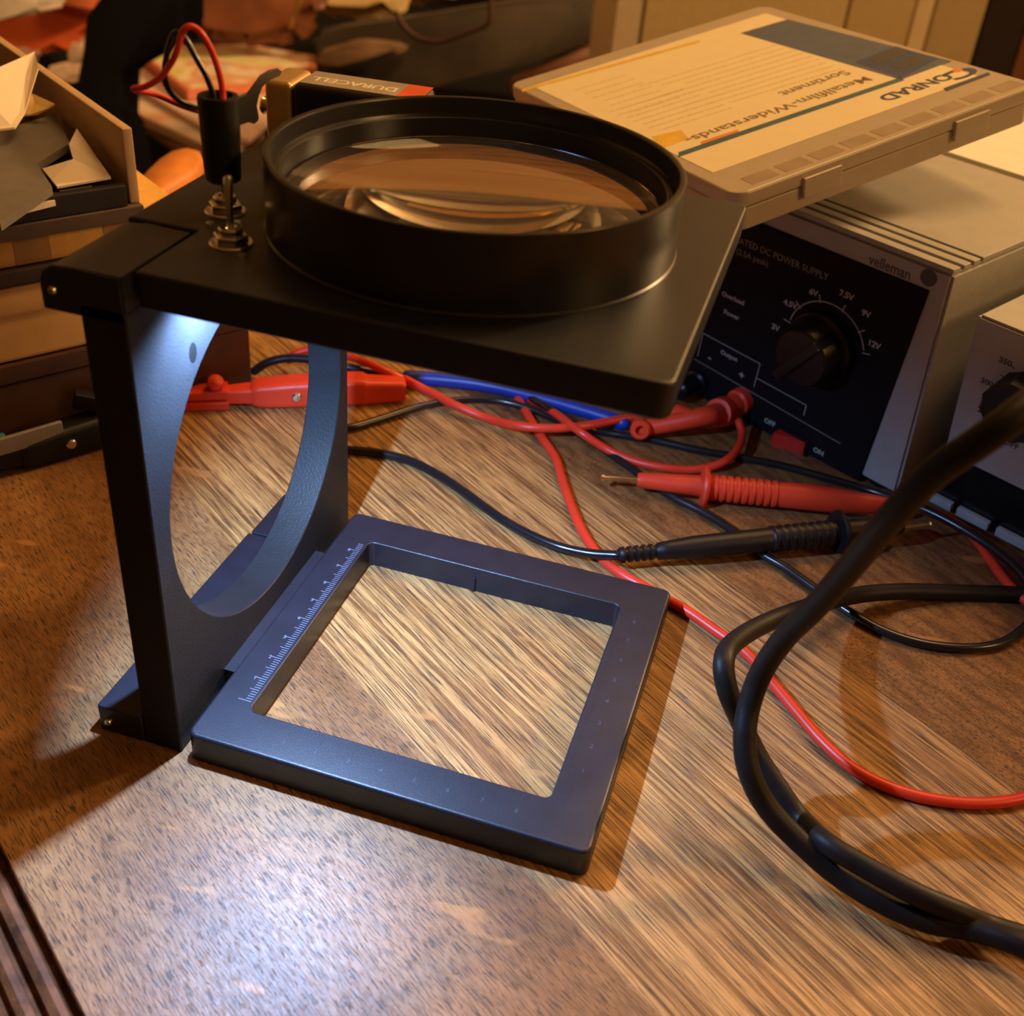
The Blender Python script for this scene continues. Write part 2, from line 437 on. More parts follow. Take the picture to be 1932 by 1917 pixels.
for i in range(4):
    a = math.radians(90 * i / 3); loops.append(plate_loop(b * (1 - math.sin(a)), ZP0 + b * (1 - math.cos(a))))
for i in range(4):
    a = math.radians(90 * i / 3); loops.append(plate_loop(b * (1 - math.cos(a)), ZP1 - b * (1 - math.sin(a))))
loops_mesh(bm, loops, False, False)
# top and bottom faces with the lens aperture cut through
bm.verts.ensure_lookup_table()
nl = len(loops[0]); ALLV = list(bm.verts)
for base_i, z in ((0, ZP1 - 0.0022), ((len(loops) - 1) * nl, ZP1)):
    outer = [ALLV[base_i + k] for k in range(nl)]
    circ = [bm.verts.new((RC.x + 0.0468 * math.cos(2 * math.pi * k / n_h), RC.y + 0.0468 * math.sin(2 * math.pi * k / n_h), z)) for k in range(n_h)]
    es = []
    for ring_ in (outer, circ):
        for k in range(len(ring_)):
            a_, b_ = ring_[k], ring_[(k + 1) % len(ring_)]
            e = bm.edges.get((a_, b_)) or bm.edges.new((a_, b_)); es.append(e)
    bmesh.ops.triangle_fill(bm, use_beauty=True, use_dissolve=False, edges=es)
    if z < ZP1 - 0.001: cb = circ
    else: ct = circ
for k in range(n_h): bm.faces.new((cb[k], cb[(k + 1) % n_h], ct[(k + 1) % n_h], ct[k]))
top = finish('top_plate', bm, BLKT, mag, 35)
# lens ring
R = 0.0512; zr = 0.1681
prof = [(0.0470, 0.1489), (R + 0.0004, 0.1489), (R + 0.0004, 0.1496), (R, 0.1500), (R, zr - 0.0006), (R - 0.0003, zr - 0.0001), (R - 0.0009, zr), (R - 0.0016, zr - 0.0002), (R - 0.0019, zr - 0.0008),
        (R - 0.0021, 0.1640), (0.0489, 0.1636), (0.0486, 0.1628), (0.0479, 0.1626), (0.0476, 0.1632), (0.0470, 0.1630), (0.0469, 0.1560), (0.0462, 0.1556), (0.0462, 0.1548), (0.0470, 0.1544), (0.0470, 0.1489)]
bm = bmesh.new(); add_lathe(bm, prof, Matrix.Translation(RC), 160, False, False)
finish('lens_ring', bm, mat('ring_black_gloss', (0.014, 0.013, 0.014), rough=0.28, var=0.1), mag, 40)
GL = bpy.data.materials.new('lens_glass'); GL.use_nodes = True
g = GL.node_tree.nodes['Principled BSDF']; g.inputs['Base Color'].default_value = (0.985, 0.99, 0.96, 1); g.inputs['Roughness'].default_value = 0.0
g.inputs['Transmission Weight'].default_value = 1.0; g.inputs['IOR'].default_value = 1.5
rl = 0.0465; Rs = 0.300; c0 = Rs - math.sqrt(Rs * Rs - rl * rl); zc = 0.1570
pr = []
for i in range(25):
    r_ = rl * (i / 24); r_ = max(r_, 1e-5); pr.append((r_, zc - 0.0012 - (math.sqrt(Rs * Rs - r_ * r_) - (Rs - c0))))
for i in range(25):
    r_ = rl * (1 - i / 24); r_ = max(r_, 1e-5); pr.append((r_, zc + 0.0012 + (math.sqrt(Rs * Rs - r_ * r_) - (Rs - c0))))
lathe('magnifying_lens', pr, GL, mag, Matrix.Translation(RC), 128, smooth=60)
# LED under the plate
LEDP = V((0.0078, 0.0316, 0.1469))
LED = bpy.data.materials.new('led_white'); LED.use_nodes = True
nt = LED.node_tree; nt.nodes.clear(); e = nt.nodes.new('ShaderNodeEmission'); e.inputs['Color'].default_value = (0.62, 0.80, 1.0, 1); e.inputs['Strength'].default_value = 40
o_ = nt.nodes.new('ShaderNodeOutputMaterial'); nt.links.new(e.outputs[0], o_.inputs[0])
lathe('led_lamp', [(0.0024, 0.0), (0.0024, -0.0012), (0.0020, -0.0013), (0.0020, -0.0028), (0.0016, -0.0038), (0.0009, -0.0044), (0.0001, -0.0046)], LED, mag, Matrix.Translation(LEDP), 24)
ll = bpy.data.lights.new('led_light', 'SPOT'); ll.spot_size = math.radians(152); ll.spot_blend = 0.85; ll.energy = 4.1; ll.color = (0.35, 0.565, 1.0); ll.shadow_soft_size = 0.0022
lo = bpy.data.objects.new('led_light', ll); COL.objects.link(lo); lo.location = LEDP + V((0, 0, -0.0060)); lo.rotation_euler = (0.03, -0.03, 0)
# toggle switches
def toggle(x, y, lean):
    c = V((x, y, ZP1)); T = Matrix.Translation(c)
    sw = lathe('toggle_switch', [(0.0029, 0.0), (0.0029, 0.0038), (0.0026, 0.0042), (0.0016, 0.0042), (0.0013, 0.0036), (0.0001, 0.0034)], STEEL, mag, T, 32, smooth=35)
    bm = bmesh.new(); prf = [(0.0052, 0.0), (0.0052, 0.0003), (0.0049, 0.0006), (0.0030, 0.0007), (0.0030, 0.0)]
    add_lathe(bm, prf, T, 40, False, False); finish('washer', bm, STEEL, sw, 35)
    bm = bmesh.new(); hexo = lambda r, z: [(r * math.cos(math.radians(60 * k + 12)), r * math.sin(math.radians(60 * k + 12)), z) for k in range(6)]
    loops_mesh(bm, [hexo(0.0042, 0.0008), hexo(0.0042, 0.0022), hexo(0.0038, 0.0025), hexo(0.0028, 0.0025)], mw=T); finish('hex_nut', bm, STEEL, sw, 20)
    ax = V(lean)
    lathe('lever', [(0.0001, 0.0030), (0.0008, 0.0030), (0.0009, 0.008), (0.0011, 0.0140), (0.0011, 0.0152), (0.0008, 0.0160), (0.0001, 0.0162)], STEEL, sw, frame_to(c, ax), 20, smooth=50)
toggle(0.0086, 0.0292, (0.0, 0.02, 1)); toggle(-0.0024, 0.0465, (0, 0, 1))
lathe('solder_blob', [(0.0001, 0.0), (0.0010, 0.0), (0.0009, 0.0007), (0.0001, 0.0010)], STEEL, mag, Matrix.Translation(W(396, 425, ZP1)), 14)
# engraved scales
def scale_marks(name, p0, d, n, inward, sizes, step, m):
    bm = bmesh.new(); d = V(d); inw = V(inward)
    for k in range(n):
        L = sizes[0] if k % 10 == 0 else (sizes[1] if k % 5 == 0 else sizes[2])
        p = V(p0) + d * (k * step)
        w = 0.00010
        q = [p - d * w, p + d * w, p + d * w + inw * L, p - d * w + inw * L]
        lo_ = [(a.x, a.y, H0 - 0.0001) for a in q]; hi = [(a.x, a.y, H0 + 0.00003) for a in q]
        loops_mesh(bm, [lo_, hi])
    return finish(name, bm, m, base, None)
WE = mat('led_lit_engraved_mark', (0.16, 0.19, 0.32), rough=0.5); FE = mat('faint_engraved_mark', (0.045, 0.05, 0.09), rough=0.45); DE = mat('dark_engraved_mark', (0.004, 0.004, 0.008), rough=0.7)  # pale marks have the LED's reflection put into their colour
scale_marks('inch_scale', (0.0112, 0.018, 0), (0, 1, 0), 85, (-1, 0, 0), (0.0042, 0.0030, 0.0020), 0.001, WE)
scale_marks('millimetre_scale', (0.0175, 0.0134, 0), (1, 0, 0), 83, (0, -1, 0), (0.0042, 0.0030, 0.0022), 0.001, DE)
scale_marks('fine_scale', (0.1062, 0.018, 0), (0, 1, 0), 85, (1, 0, 0), (0.0034, 0.0026, 0.0018), 0.001, DE)
dg = []
for k in range(1, 9):
    dg.append(text('digit', str(k), 0.0020, Matrix.Translation((0.0070, 0.0170 + 0.01 * k, H0)), WE, base, 0.00003))
for k in range(1, 9):
    dg.append(text('digit', str(k), 0.0020, Matrix.Translation((0.0168 + 0.01 * k, 0.0066, H0)), FE, base, 0.00003))
for k in range(1, 9):
    dg.append(text('digit', str(k), 0.0024, Matrix.Translation((0.1105, 0.0172 + 0.01 * k, H0)), FE, base, 0.00003))
for i_, nm_ in enumerate(('inch_digits', 'millimetre_digits', 'fine_digits')): join_into(nm_, dg[i_ * 8:i_ * 8 + 8], base)

# ------------------------------------------------------------------ battery on the top plate
bx = V((math.cos(0.075), math.sin(0.075), 0)); by = V((-bx.y, bx.x, 0)); bo = V((-0.0195, 0.1010, ZP1 + 0.0001))
BM = Matrix.Identity(4)
for i in range(3): BM[i][0] = bx[i]; BM[i][1] = by[i]; BM[i][2] = (0, 0, 1)[i]; BM[i][3] = bo[i]
bat = thing('block_battery', 'black and copper nine volt block battery lying behind the lens ring on the top plate', 'battery', mw=BM)
COP = mat('copper_foil', (0.62, 0.40, 0.17), rough=0.32, metal=0.55, var=0.1)
box('copper_end', 0.0, 0.0085, 0, 0.0172, 0, 0.0174, COP, bat, BM, bev=0.0018, seg=3)
box('battery_body', 0.0084, 0.0460, 0.0001, 0.0171, 0.0001, 0.0173, mat('battery_black', (0.012, 0.010, 0.010), rough=0.3), bat, BM, bev=0.0018, seg=3)
box('silver_band', 0.0098, 0.0384, 0.0024, 0.0158, 0.01733, 0.01745, mat('battery_grey', (0.36, 0.30, 0.24), rough=0.4), bat, BM)
box('red_band', 0.0384, 0.0455, 0.0024, 0.0158, 0.01733, 0.01747, mat('battery_red', (0.70, 0.10, 0.03), rough=0.4), bat, BM)
text('battery_lettering', 'DURACELL', 0.0058, BM @ Matrix.Translation((0.0372, 0.0100, 0.01746)) @ Matrix.Rotation(math.pi, 4, 'Z'), mat('pale_foil_print', (0.85, 0.75, 0.62), rough=0.3), bat, 0.00004, sx=0.9, bold=0.0001)
for yy in (0.0048, 0.0126):
    lathe('snap_terminal', [(0.0001, 0.0026), (0.0022, 0.0026), (0.0026, 0.0020), (0.0022, 0.0012), (0.0020, 0.0)], mat('brass', (0.80, 0.58, 0.26), rough=0.25, metal=1.0), bat,
          BM @ frame_to(V((0.0, yy, 0.0088)), (-1, 0, 0)), 24)

# ------------------------------------------------------------------ connector with hook and two wires
con = thing('battery_connector', 'black barrel connector with a hooked arm and red and black wires, on the rear toggle', 'connector', loc=(-0.0024, 0.0465, 0.157))
pc = V((-0.0024, 0.0465, 0))
lathe('barrel', [(0.0016, 0.1574), (0.0036, 0.1570), (0.0043, 0.1576), (0.0046, 0.164), (0.0049, 0.1768), (0.0047, 0.1775), (0.0036, 0.1776), (0.0034, 0.1740), (0.0001, 0.1738)], BLK, con, Matrix.Translation(pc), 40, cap0=False)
def P3(lst, dist): return [WD(u, v, d_) for (u, v), d_ in zip(lst, dist)]
dA = (WD(430, 190, 0.3) - CAM).length
# hooked arm: flat plate in the plane facing the camera, 2.4 mm thick
def arm():
    pts = [(446, 186), (464, 180), (476, 164), (488, 147), (505, 137), (522, 133), (530, 139), (528, 143), (510, 151), (495, 164), (488, 182), (483, 205), (487, 228), (480, 234), (468, 231), (455, 236), (446, 236)]
    d0 = 0.298
    fr = [WD(u, v, d0 + (u - 448) * 0.00055) for u, v in pts]; bk = [p + V((-0.0010, 0.0024, 0.0)) for p in fr]
    bm = bmesh.new(); loops_mesh(bm, [fr, bk]); return bm
finish('hooked_arm', arm(), BLK, con)
d0 = 0.291
rw = [(421, 190), (420, 172), (414, 140), (400, 98), (382, 66), (366, 52), (352, 52), (342, 66), (334, 95), (322, 120), (302, 146), (275, 163), (252, 168), (268, 173), (300, 181), (345, 200), (385, 212), (400, 214)]
rd = [.289, .289, .288, .287, .286, .286, .286, .287, .288, .290, .292, .294, .296, .298, .300, .302, .306, .307]
tube('red_wire', [WD(u, v, d_) for (u, v), d_ in zip(rw, rd)], 0.00075, REDP, con, seg=10)
bw = [(404, 188), (400, 172), (388, 142), (368, 106), (352, 76), (338, 62), (328, 64), (320, 82), (313, 112), (310, 142), (318, 168), (335, 188), (360, 200), (385, 209), (400, 212)]
bd = [.291, .291, .291, .291, .291, .291, .292, .292, .293, .295, .297, .299, .302, .307, .308]
tube('black_wire', [WD(u, v, d_) for (u, v), d_ in zip(bw, bd)], 0.00070, BPVC, con, seg=10)

# ------------------------------------------------------------------ bench power supply
ex = V((0.861, -0.5086, 0)).normalized(); na = V((0.5086, 0.861, 0)).normalized()
def face_frame(B, lean):
    t = math.radians(lean); ez = V((math.sin(t) * na.x, math.sin(t) * na.y, math.cos(t))); ey = ez.cross(ex)
    F = Matrix.Identity(4)
    for i in range(3): F[i][0] = ex[i]; F[i][1] = ez[i]; F[i][2] = -ey[i]; F[i][3] = B[i]
    return F, ez, ey
def hexa(bm, pts):
    vs = [bm.verts.new(p) for p in pts]
    for f in ((0, 1, 2, 3), (7, 6, 5, 4), (0, 4, 5, 1), (1, 5, 6, 2), (2, 6, 7, 3), (3, 7, 4, 0)): bm.faces.new([vs[i] for i in f])
    return bm
def case(B, ez, w0, w1, h, depth, bev=0.0012):
    """front face leaning along ez, upright back"""
    a = B + ex * w0; b = B + ex * w1; tb = b + ez * h; ta = a + ez * h
    bk = lambda p, q: V((q.x, q.y, p.z)) + na * depth
    bm = hexa(bmesh.new(), [a, b, bk(b, tb), bk(a, ta), ta, tb, bk(tb, tb), bk(ta, ta)])
    bmesh.ops.bevel(bm, geom=list(bm.edges), offset=bev, segments=2, affect='EDGES')
    return bm
GREY = mat('grey_beige_case', (0.33, 0.32, 0.31), rough=0.5, bump=0.15, bscale=900, var=0.05)
B1 = V((0.19577, 0.22796, 0.004)); F1, ez1, ey1 = face_frame(B1, -6.5)
psu = thing('power_supply', 'grey power supply with black dial panel and red rocker switch, under the resistor box', 'power supply', loc=(B1.x - 0.02, B1.y + 0.09, 0))
finish('case', case(B1, ez1, -0.142, 0, 0.1005, 0.126), GREY, psu)
def PF(u, v, F, ey):
    q = onplane(u, v, F.translation, ey); l = F.inverted() @ q; return l.x, l.y
PAN = mat('black_panel', (0.006, 0.005, 0.007), rough=0.7, bump=0.1, bscale=2000, spec=0.15)
bm = bmesh.new(); prism(bm, [(-0.1250, -0.003), (-0.0172, -0.003), (-0.0074, 0.0915), (-0.1350, 0.0915)], 0.0012, F1, -0.0002)
bmesh.ops.bevel(bm, geom=list(bm.edges), offset=0.0004, segments=1, affect='EDGES')
finish('front_panel', bm, PAN, psu)
# ribs on the lid
bm = bmesh.new(); T = B1 + ez1 * 0.1005
LT = Matrix.Identity(4)
for i in range(3): LT[i][0] = ex[i]; LT[i][1] = na[i]; LT[i][2] = (0, 0, 1)[i]; LT[i][3] = T[i]
for a, b in ((0.0008, 0.0060), (0.0085, 0.0135), (0.0158, 0.0205), (0.0225, 0.1255)):
    add_box(bm, -0.1412, -0.0008, a, b, -0.0004, 0.0016, LT, bev=0.0005, seg=2)
finish('ribbed_lid', bm, GREY, psu)
for x in (-0.13, -0.012):
    for y in (0.010, 0.112):
        p = V((B1.x, B1.y, 0)) + ex * x + na * y
        lathe('rubber_foot', [(0.006, 0.0), (0.0065, 0.001), (0.0065, 0.0045)], BRUB, psu, Matrix.Translation(p), 20)
pr = lambda lst, nm, m, par: join_into(nm, lst, par)
def ft(s, u, v, size, F=None, ey=None, par=None, m=None, align='CENTER', zz=0.00105, sx=1.0, bold=0.0, dv=0.0):
    F = F or F1; ey = ey or ey1; x, y = PF(u, v, F, ey)
    return text('print', s, size, F @ Matrix.Translation((x, y - size * 0.35 + dv, zz)), m or WHT, par or psu, 0.00004, align, sx, bold)
GRP = mat('grey_print', (0.20, 0.19, 0.17), rough=0.6)
tt = [ft('REGULATED DC POWER SUPPLY', 1566, 522, 0.0042, align='RIGHT', m=GRP, sx=0.92), ft('2A / (2.5A peak)', 1453, 497, 0.0038, align='RIGHT', m=GRP, sx=0.95)]
join_into('title_print', tt, psu)
tt = [ft(s, u, v, 0.0036, bold=0.00012) for s, u, v in (('3V', 1466, 616), ('4.5V', 1494, 572), ('6V', 1538, 550), ('7.5V', 1600, 555), ('9V', 1637, 590), ('12V', 1652, 648))]
tt += [ft('Overload', 1386, 561, 0.0032, bold=0.00008), ft('Power', 1383, 592, 0.0032, bold=0.00008), ft('Output', 1378, 669, 0.0032, bold=0.00008), ft('-', 1342, 672, 0.0055, bold=0.0001), ft('+', 1402, 706, 0.0055, bold=0.0001),
       ft('OFF', 1455, 795, 0.0034, bold=0.0001), ft('ON', 1547, 850, 0.0034, bold=0.0001)]
join_into('voltage_print', tt[:6], psu); join_into('legend_print', tt[6:11], psu); join_into('off_print', [tt[11]], psu); join_into('on_print', [tt[12]], psu)
# dial arc, ticks, border lines
bm = bmesh.new(); ccx, ccy, cr = -0.0455, 0.0522, 0.0184
arc = [(ccx + cr * math.cos(math.radians(a)), ccy + cr * math.sin(math.radians(a))) for a in range(168, 14, -4)]
def stroke(bm, pts, w, F, z0=0.00095, h=0.00012):
    for i in range(len(pts) - 1):
        a = V((*pts[i], 0)); b = V((*pts[i + 1], 0)); d = (b - a).normalized(); n = V((-d.y, d.x, 0)) * w / 2
        a = a - d * w * 0.2; b = b + d * w * 0.2
        prism(bm, [(q.x, q.y) for q in (a + n, a - n, b - n, b + n)], h, F, z0)
stroke(bm, arc, 0.0005, F1)
for a in (172, 142, 108, 74, 40, 12):
    c, s = math.cos(math.radians(a)), math.sin(math.radians(a)); stroke(bm, [(ccx + 0.0178 * c, ccy + 0.0178 * s), (ccx + 0.0212 * c, ccy + 0.0212 * s)], 0.0005, F1)
f = lambda u, v: PF(u, v, F1, ey1)
finish('dial_arc', bm, WHT, psu, None); bm = bmesh.new()
stroke(bm, [f(1319, 670), f(1329, 627), f(1437, 685), f(1425, 728)], 0.00035, F1)
stroke(bm, [f(1431, 712), f(1524, 763), f(1519, 782)], 0.00035, F1)
finish('output_bracket', bm, WHT, psu, None)
bm = bmesh.new(); stroke(bm, [f(1313, 676), f(1588, 835)], 0.0004, F1); finish('panel_line', bm, GRP, psu, None)
# logo on the frame
LOG = mat('dark_logo_print', (0.06, 0.05, 0.05), rough=0.6)
tt = [ft('velleman', 1679, 503, 0.0060, m=LOG, zz=0.00003, sx=0.86, bold=0.0001)]
lx, ly = f(1752, 524)
bm = bmesh.new(); add_lathe(bm, [(0.0034, 0.0), (0.0034, 0.0001)], F1 @ Matrix.Translation((lx, ly, 0)), 28); lg = finish('print', bm, LOG, psu, None)
join_into('frame_logo', tt + [lg], psu)
# knob with pointer ridge
kn = lathe('selector_knob', [(0.0150, 0.0008), (0.0150, 0.0060), (0.0135, 0.0075), (0.0125, 0.0165), (0.0115, 0.0178), (0.0001, 0.0180)], BLKG, psu, F1 @ Matrix.Translation((ccx, ccy, 0)), 48)
bm = bmesh.new(); add_box(bm, -0.0022, 0.0022, -0.0138, 0.0138, 0.0070, 0.0215, F1 @ Matrix.Translation((ccx, ccy, 0)) @ Matrix.Rotation(math.radians(-38), 4, 'Z'), bev=0.0009); finish('pointer_ridge', bm, BLKG, kn)
# rocker switch
sx_, sy_ = f(1497, 836)
bm = bmesh.new(); add_box(bm, sx_ - 0.0085, sx_ + 0.0085, sy_ - 0.0065, sy_ + 0.0065, 0.0005, 0.0022, F1, bev=0.0004); rs = finish('rocker_frame', bm, BLKG, psu)
bm = bmesh.new()
pf_ = [(-0.0070, 0.0010), (-0.0070, 0.0066), (0.0, 0.0036), (0.0070, 0.0024), (0.0070, 0.0010)]
SWF = F1 @ Matrix.Translation((sx_, sy_, 0))
loops_mesh(bm, [[(x, -0.0050, z) for x, z in pf_], [(x, 0.0050, z) for x, z in pf_]], mw=SWF)
finish('rocker', bm, mat('red_rocker', (0.50, 0.018, 0.010), rough=0.3), rs)
# terminals
tx, ty = f(1322, 716)
neg = lathe('negative_terminal', [(0.0058, 0.0), (0.0058, 0.004), (0.0048, 0.0050), (0.0048, 0.0150), (0.0036, 0.0162), (0.0021, 0.0162), (0.0021, 0.0080), (0.0001, 0.0080)], BLKG, psu, F1 @ Matrix.Translation((tx, ty, 0)), 32)
tx2, ty2 = f(1404, 752)
POS = F1 @ Matrix.Translation((tx2, ty2, 0)); ptp = POS @ V((0, 0, 0.016))
lathe('positive_terminal', [(0.0060, 0.0), (0.0060, 0.0050), (0.0050, 0.0060), (0.0050, 0.0155), (0.0036, 0.0165), (0.0021, 0.0165), (0.0021, 0.0080), (0.0001, 0.0080)], REDH, psu, POS, 32)

# ------------------------------------------------------------------ white instrument on the right
B2 = V((0.21108, 0.23498, 0.003)); F2, ez2, ey2 = face_frame(B2, -11)
ins = thing('bench_instrument', 'pale grey instrument with black knob and black base beside the power supply', 'instrument', loc=(B2.x + 0.06, B2.y + 0.03, 0))
finish('case', case(B2 + ez2 * 0.0235, ez2, 0, 0.13, 0.0655, 0.105), mat('pale_grey_case', (0.40, 0.40, 0.39), rough=0.45, bump=0.1, var=0.05), ins)
finish('base_unit', case(B2 - ez2 * 0.0015, ez2, -0.002, 0.132, 0.0248, 0.105), BLKG, ins)
for (u0, v0), (u1, v1) in (((1756, 944), (1800, 962)), ((1808, 964), (1868, 1002)), ((1880, 1006), (1950, 1052))):
    a = PF(u0, v0, F2, ey2); b_ = PF(u1, v1, F2, ey2)
    bm = bmesh.new(); add_box(bm, a[0] + 0.0003, b_[0] - 0.0003, -0.0012, 0.0028, 0.0002, 0.0030, F2 , bev=0.0005); finish('silver_key', bm, mat('silver_key', (0.42, 0.42, 0.44), rough=0.4), ins)
kx, ky = PF(1936, 757, F2, ey2)
bm = bmesh.new(); starp = []
for k in range(24):
    a = 2 * math.pi * k / 24; r_ = 0.0125 if k % 2 else 0.0118; starp.append((r_ * math.cos(a), r_ * math.sin(a)))
loops_mesh(bm, [[(x, y, 0.0002) for x, y in starp], [(x, y, 0.0105) for x, y in starp], [(x * 0.9, y * 0.9, 0.0120) for x, y in starp]], mw=F2 @ Matrix.Translation((kx, ky, 0)))
finish('control_knob', bm, BLK, ins)
DP = mat('dark_print', (0.05, 0.05, 0.06), rough=0.6)
tt = [ft(s, u, v, 0.0034, F2, ey2, ins, DP, zz=0.00003, bold=0.0001) for s, u, v in (('350', 1897, 682), ('300', 1862, 721), ('250', 1856, 776), ('OFF', 1908, 838))]
join_into('knob_scale_print', tt, ins)
bm = bmesh.new()
for u0, v0, u1, v1 in ((1908, 690, 1914, 696), (1888, 707, 1893, 711), (1876, 728, 1883, 733), (1913, 825, 1915, 833)):
    stroke(bm, [PF(u0, v0, F2, ey2), PF(u1, v1, F2, ey2)], 0.0004, F2, 0.0, 0.00006)
finish('scale_tick_print', bm, DP, ins, None)

# ------------------------------------------------------------------ white carton behind the power supply
wc = thing('white_carton', 'white carton behind the power supply, partly under the resistor box', 'box', loc=(0.27, 0.45, 0))
WCF = Matrix.Identity(4); p = B1 + na * 0.150
for i in range(3): WCF[i][0] = ex[i]; WCF[i][1] = na[i]; WCF[i][2] = (0, 0, 1)[i]; WCF[i][3] = (p.x, p.y, 0)[i]
bm = bmesh.new(); add_box(bm, -0.10, 0.12, -0.022, 0.15, 0, 0.1035, WCF, bev=0.001); finish('carton_body', bm, mat('white_card', (0.78, 0.74, 0.66), rough=0.7, var=0.04), wc)
bm = bmesh.new(); add_box(bm, -0.005, 0.12, 0.012, 0.022, 0.1030, 0.1075, WCF, bev=0.0008); finish('carton_slot_bar', bm, BLK, wc)  # raised black bar, darkness of the carton's slot put into its colour

# ------------------------------------------------------------------ resistor assortment box
def rotm(yaw, pit, rol):
    return Matrix.Rotation(yaw, 4, 'Z') @ Matrix.Rotation(pit, 4, 'X') @ Matrix.Rotation(rol, 4, 'Y')
RB = Matrix.Translation((0.1085, 0.2137, 0.1203)) @ rotm(-0.7689, 0.2082, -0.0378)
RW, RL, RT = 0.1737, 0.1497, 0.0150
PLA = mat('milky_plastic', (0.62, 0.52, 0.40), rough=0.32, var=0.03, trans=0.25)
rb = thing('assortment_box', 'flat milky plastic assortment box with a yellowed printed label, lying on the power supply', 'box', mw=RB)
rbn = RB.to_3x3() @ V((0, 0, 1))
def PB(u, v, dz=0.0):
    q = onplane(u, v, RB @ V((0, 0, dz)), rbn); l = RB.inverted() @ q; return l.x, l.y
bm = bmesh.new(); loops_mesh(bm, slab_loops(-RW, 0, 0, RL, -RT, -0.0065, 0.006, 0.0005), mw=RB); finish('tray', bm, PLA, rb)
bm = bmesh.new(); loops_mesh(bm, slab_loops(-RW - 0.0006, 0.0006, -0.0006, RL + 0.0006, -0.0062, 0.0, 0.0065, 0.0012), mw=RB); finish('lid', bm, PLA, rb)
# compartment windows along the near edge, seen as darker fields in the lid
CMP = mat('compartment_shade', (0.36, 0.27, 0.19), rough=0.4)
x_n0, x_n1 = -0.0105, -0.0030
bm = bmesh.new(); k = 0.010
while k < RL - 0.012:
    prism(bm, [(x_n0, k), (x_n1, k), (x_n1, k + 0.0125), (x_n0, k + 0.0125)], 0.00012, RB, -0.00004); k += 0.0155
finish('compartment_window', bm, CMP, rb, None)
for yy in (0.030, 0.105):
    bm = bmesh.new(); add_box(bm, 0.0004, 0.0022, yy, yy + 0.018, -0.0105, -0.0025, RB, bev=0.0006); finish('snap_latch', bm, PLA, rb)
# printed sheet
xa_, ya_ = PB(1297, 349); xb_, yb_ = PB(1868, 133); xc_, yc_ = PB(1477, 30)
lx0, lx1, ly0, ly1 = -RW + 0.012, (xa_ + xb_) / 2, 0.006, RL - 0.008
PAP = mat('yellowed_paper', (0.86, 0.73, 0.47), rough=0.55, var=0.02)
bm = bmesh.new(); add_box(bm, lx0, lx1, ly0, ly1, -0.0001, 0.00010, RB); sheet_ = finish('label_sheet', bm, PAP, rb, None)
BLU = mat('slate_blue_print', (0.085, 0.105, 0.17), rough=0.6, var=0.1); DBL = mat('dark_blue_print', (0.03, 0.05, 0.13), rough=0.6); TEA = mat('teal_line_print', (0.05, 0.12, 0.16), rough=0.6)
INK = mat('brown_grey_ink', (0.20, 0.13, 0.07), rough=0.6); INL = mat('small_print_ink', (0.52, 0.38, 0.20), rough=0.6); ORA = mat('orange_print', (0.75, 0.25, 0.05), rough=0.6); YEL = mat('yellow_print', (0.80, 0.50, 0.06), rough=0.6)
def lab(name, quad, m, z=0.00009, h=0.00008):
    bm = bmesh.new(); prism(bm, quad, h, RB, z); return finish(name, bm, m, sheet_, None)
q = [PB(1397, 63), PB(1486, 37), PB(1795, 116), PB(1700, 151)]
ex0 = min(q[0][0], q[1][0]); 
lab('blue_panel', q, BLU)
lab('picture_strip', [PB(1690, 88), PB(1612, 118), PB(1700, 148), PB(1770, 112)], DBL, 0.00012)
lab('photo_streak', [PB(1640, 112), PB(1697, 93), PB(1716, 100), PB(1656, 122)], mat('grey_streak_print', (0.055, 0.05, 0.055)), 0.00016)
lab('photo_streak', [PB(1680, 124), PB(1732, 105), PB(1752, 111), PB(1702, 131)], mat('grey_streak_print', (0.055, 0.05, 0.055)), 0.00016)
lab('teal_line', [PB(1280, 288), PB(1700, 146), PB(1706, 152), PB(1280, 297)], TEA)
lab('red_line', [PB(1322, 268), PB(1392, 245), PB(1394, 249), PB(1324, 273)], ORA, 0.00012)
lab('blue_underline', [PB(1780, 167), PB(1864, 137), PB(1869, 141), PB(1786, 172)], DBL)
lab('yellow_edge', [PB(985, 169), PB(1320, 76), PB(1321, 80), PB(985, 174)], YEL)
lab('yellow_field', [PB(1230, 258), PB(1285, 246), PB(1300, 262), PB(1245, 282)], YEL)
LR = lambda x, y: RB @ Matrix(((0, 1, 0, x), (-1, 0, 0, y), (0, 0, 1, 0.00012), (0, 0, 0, 1)))
def lt(s, u, v, size, m, sx=1.0, bold=0.0, u1=None, v1=None, off=-0.0062):
    x, y = PB(u, v); x += off
    if u1 is not None:
        x1, y1 = PB(u1, v1); x1 += off; wanted = abs(y1 - y)
        t = text('probe', s, size, Matrix.Identity(4), m, None, 0.00003); xs = [a.co.x for a in t.data.vertices]; w = max(xs) - min(xs); bpy.data.objects.remove(t)
        sx = wanted / w; x = (x + x1) / 2
    return text('print', s, size, LR(x, y), m, sheet_, 0.00003, sx=sx, bold=bold)
join_into('brand_print', [lt('C', 1846, 131, 0.0135, DBL, bold=0.0004, u1=1800, v1=147), lt('ONRAD', 1803, 146, 0.0098, DBL, bold=0.0003, u1=1676, v1=190)], sheet_)
ox, oy = PB(1806, 133); bm = bmesh.new(); add_lathe(bm, [(0.0022, 0.0001), (0.0022, 0.00019)], RB @ Matrix.Translation((ox, oy, 0)), 20); finish('orange_dot', bm, ORA, sheet_, None)
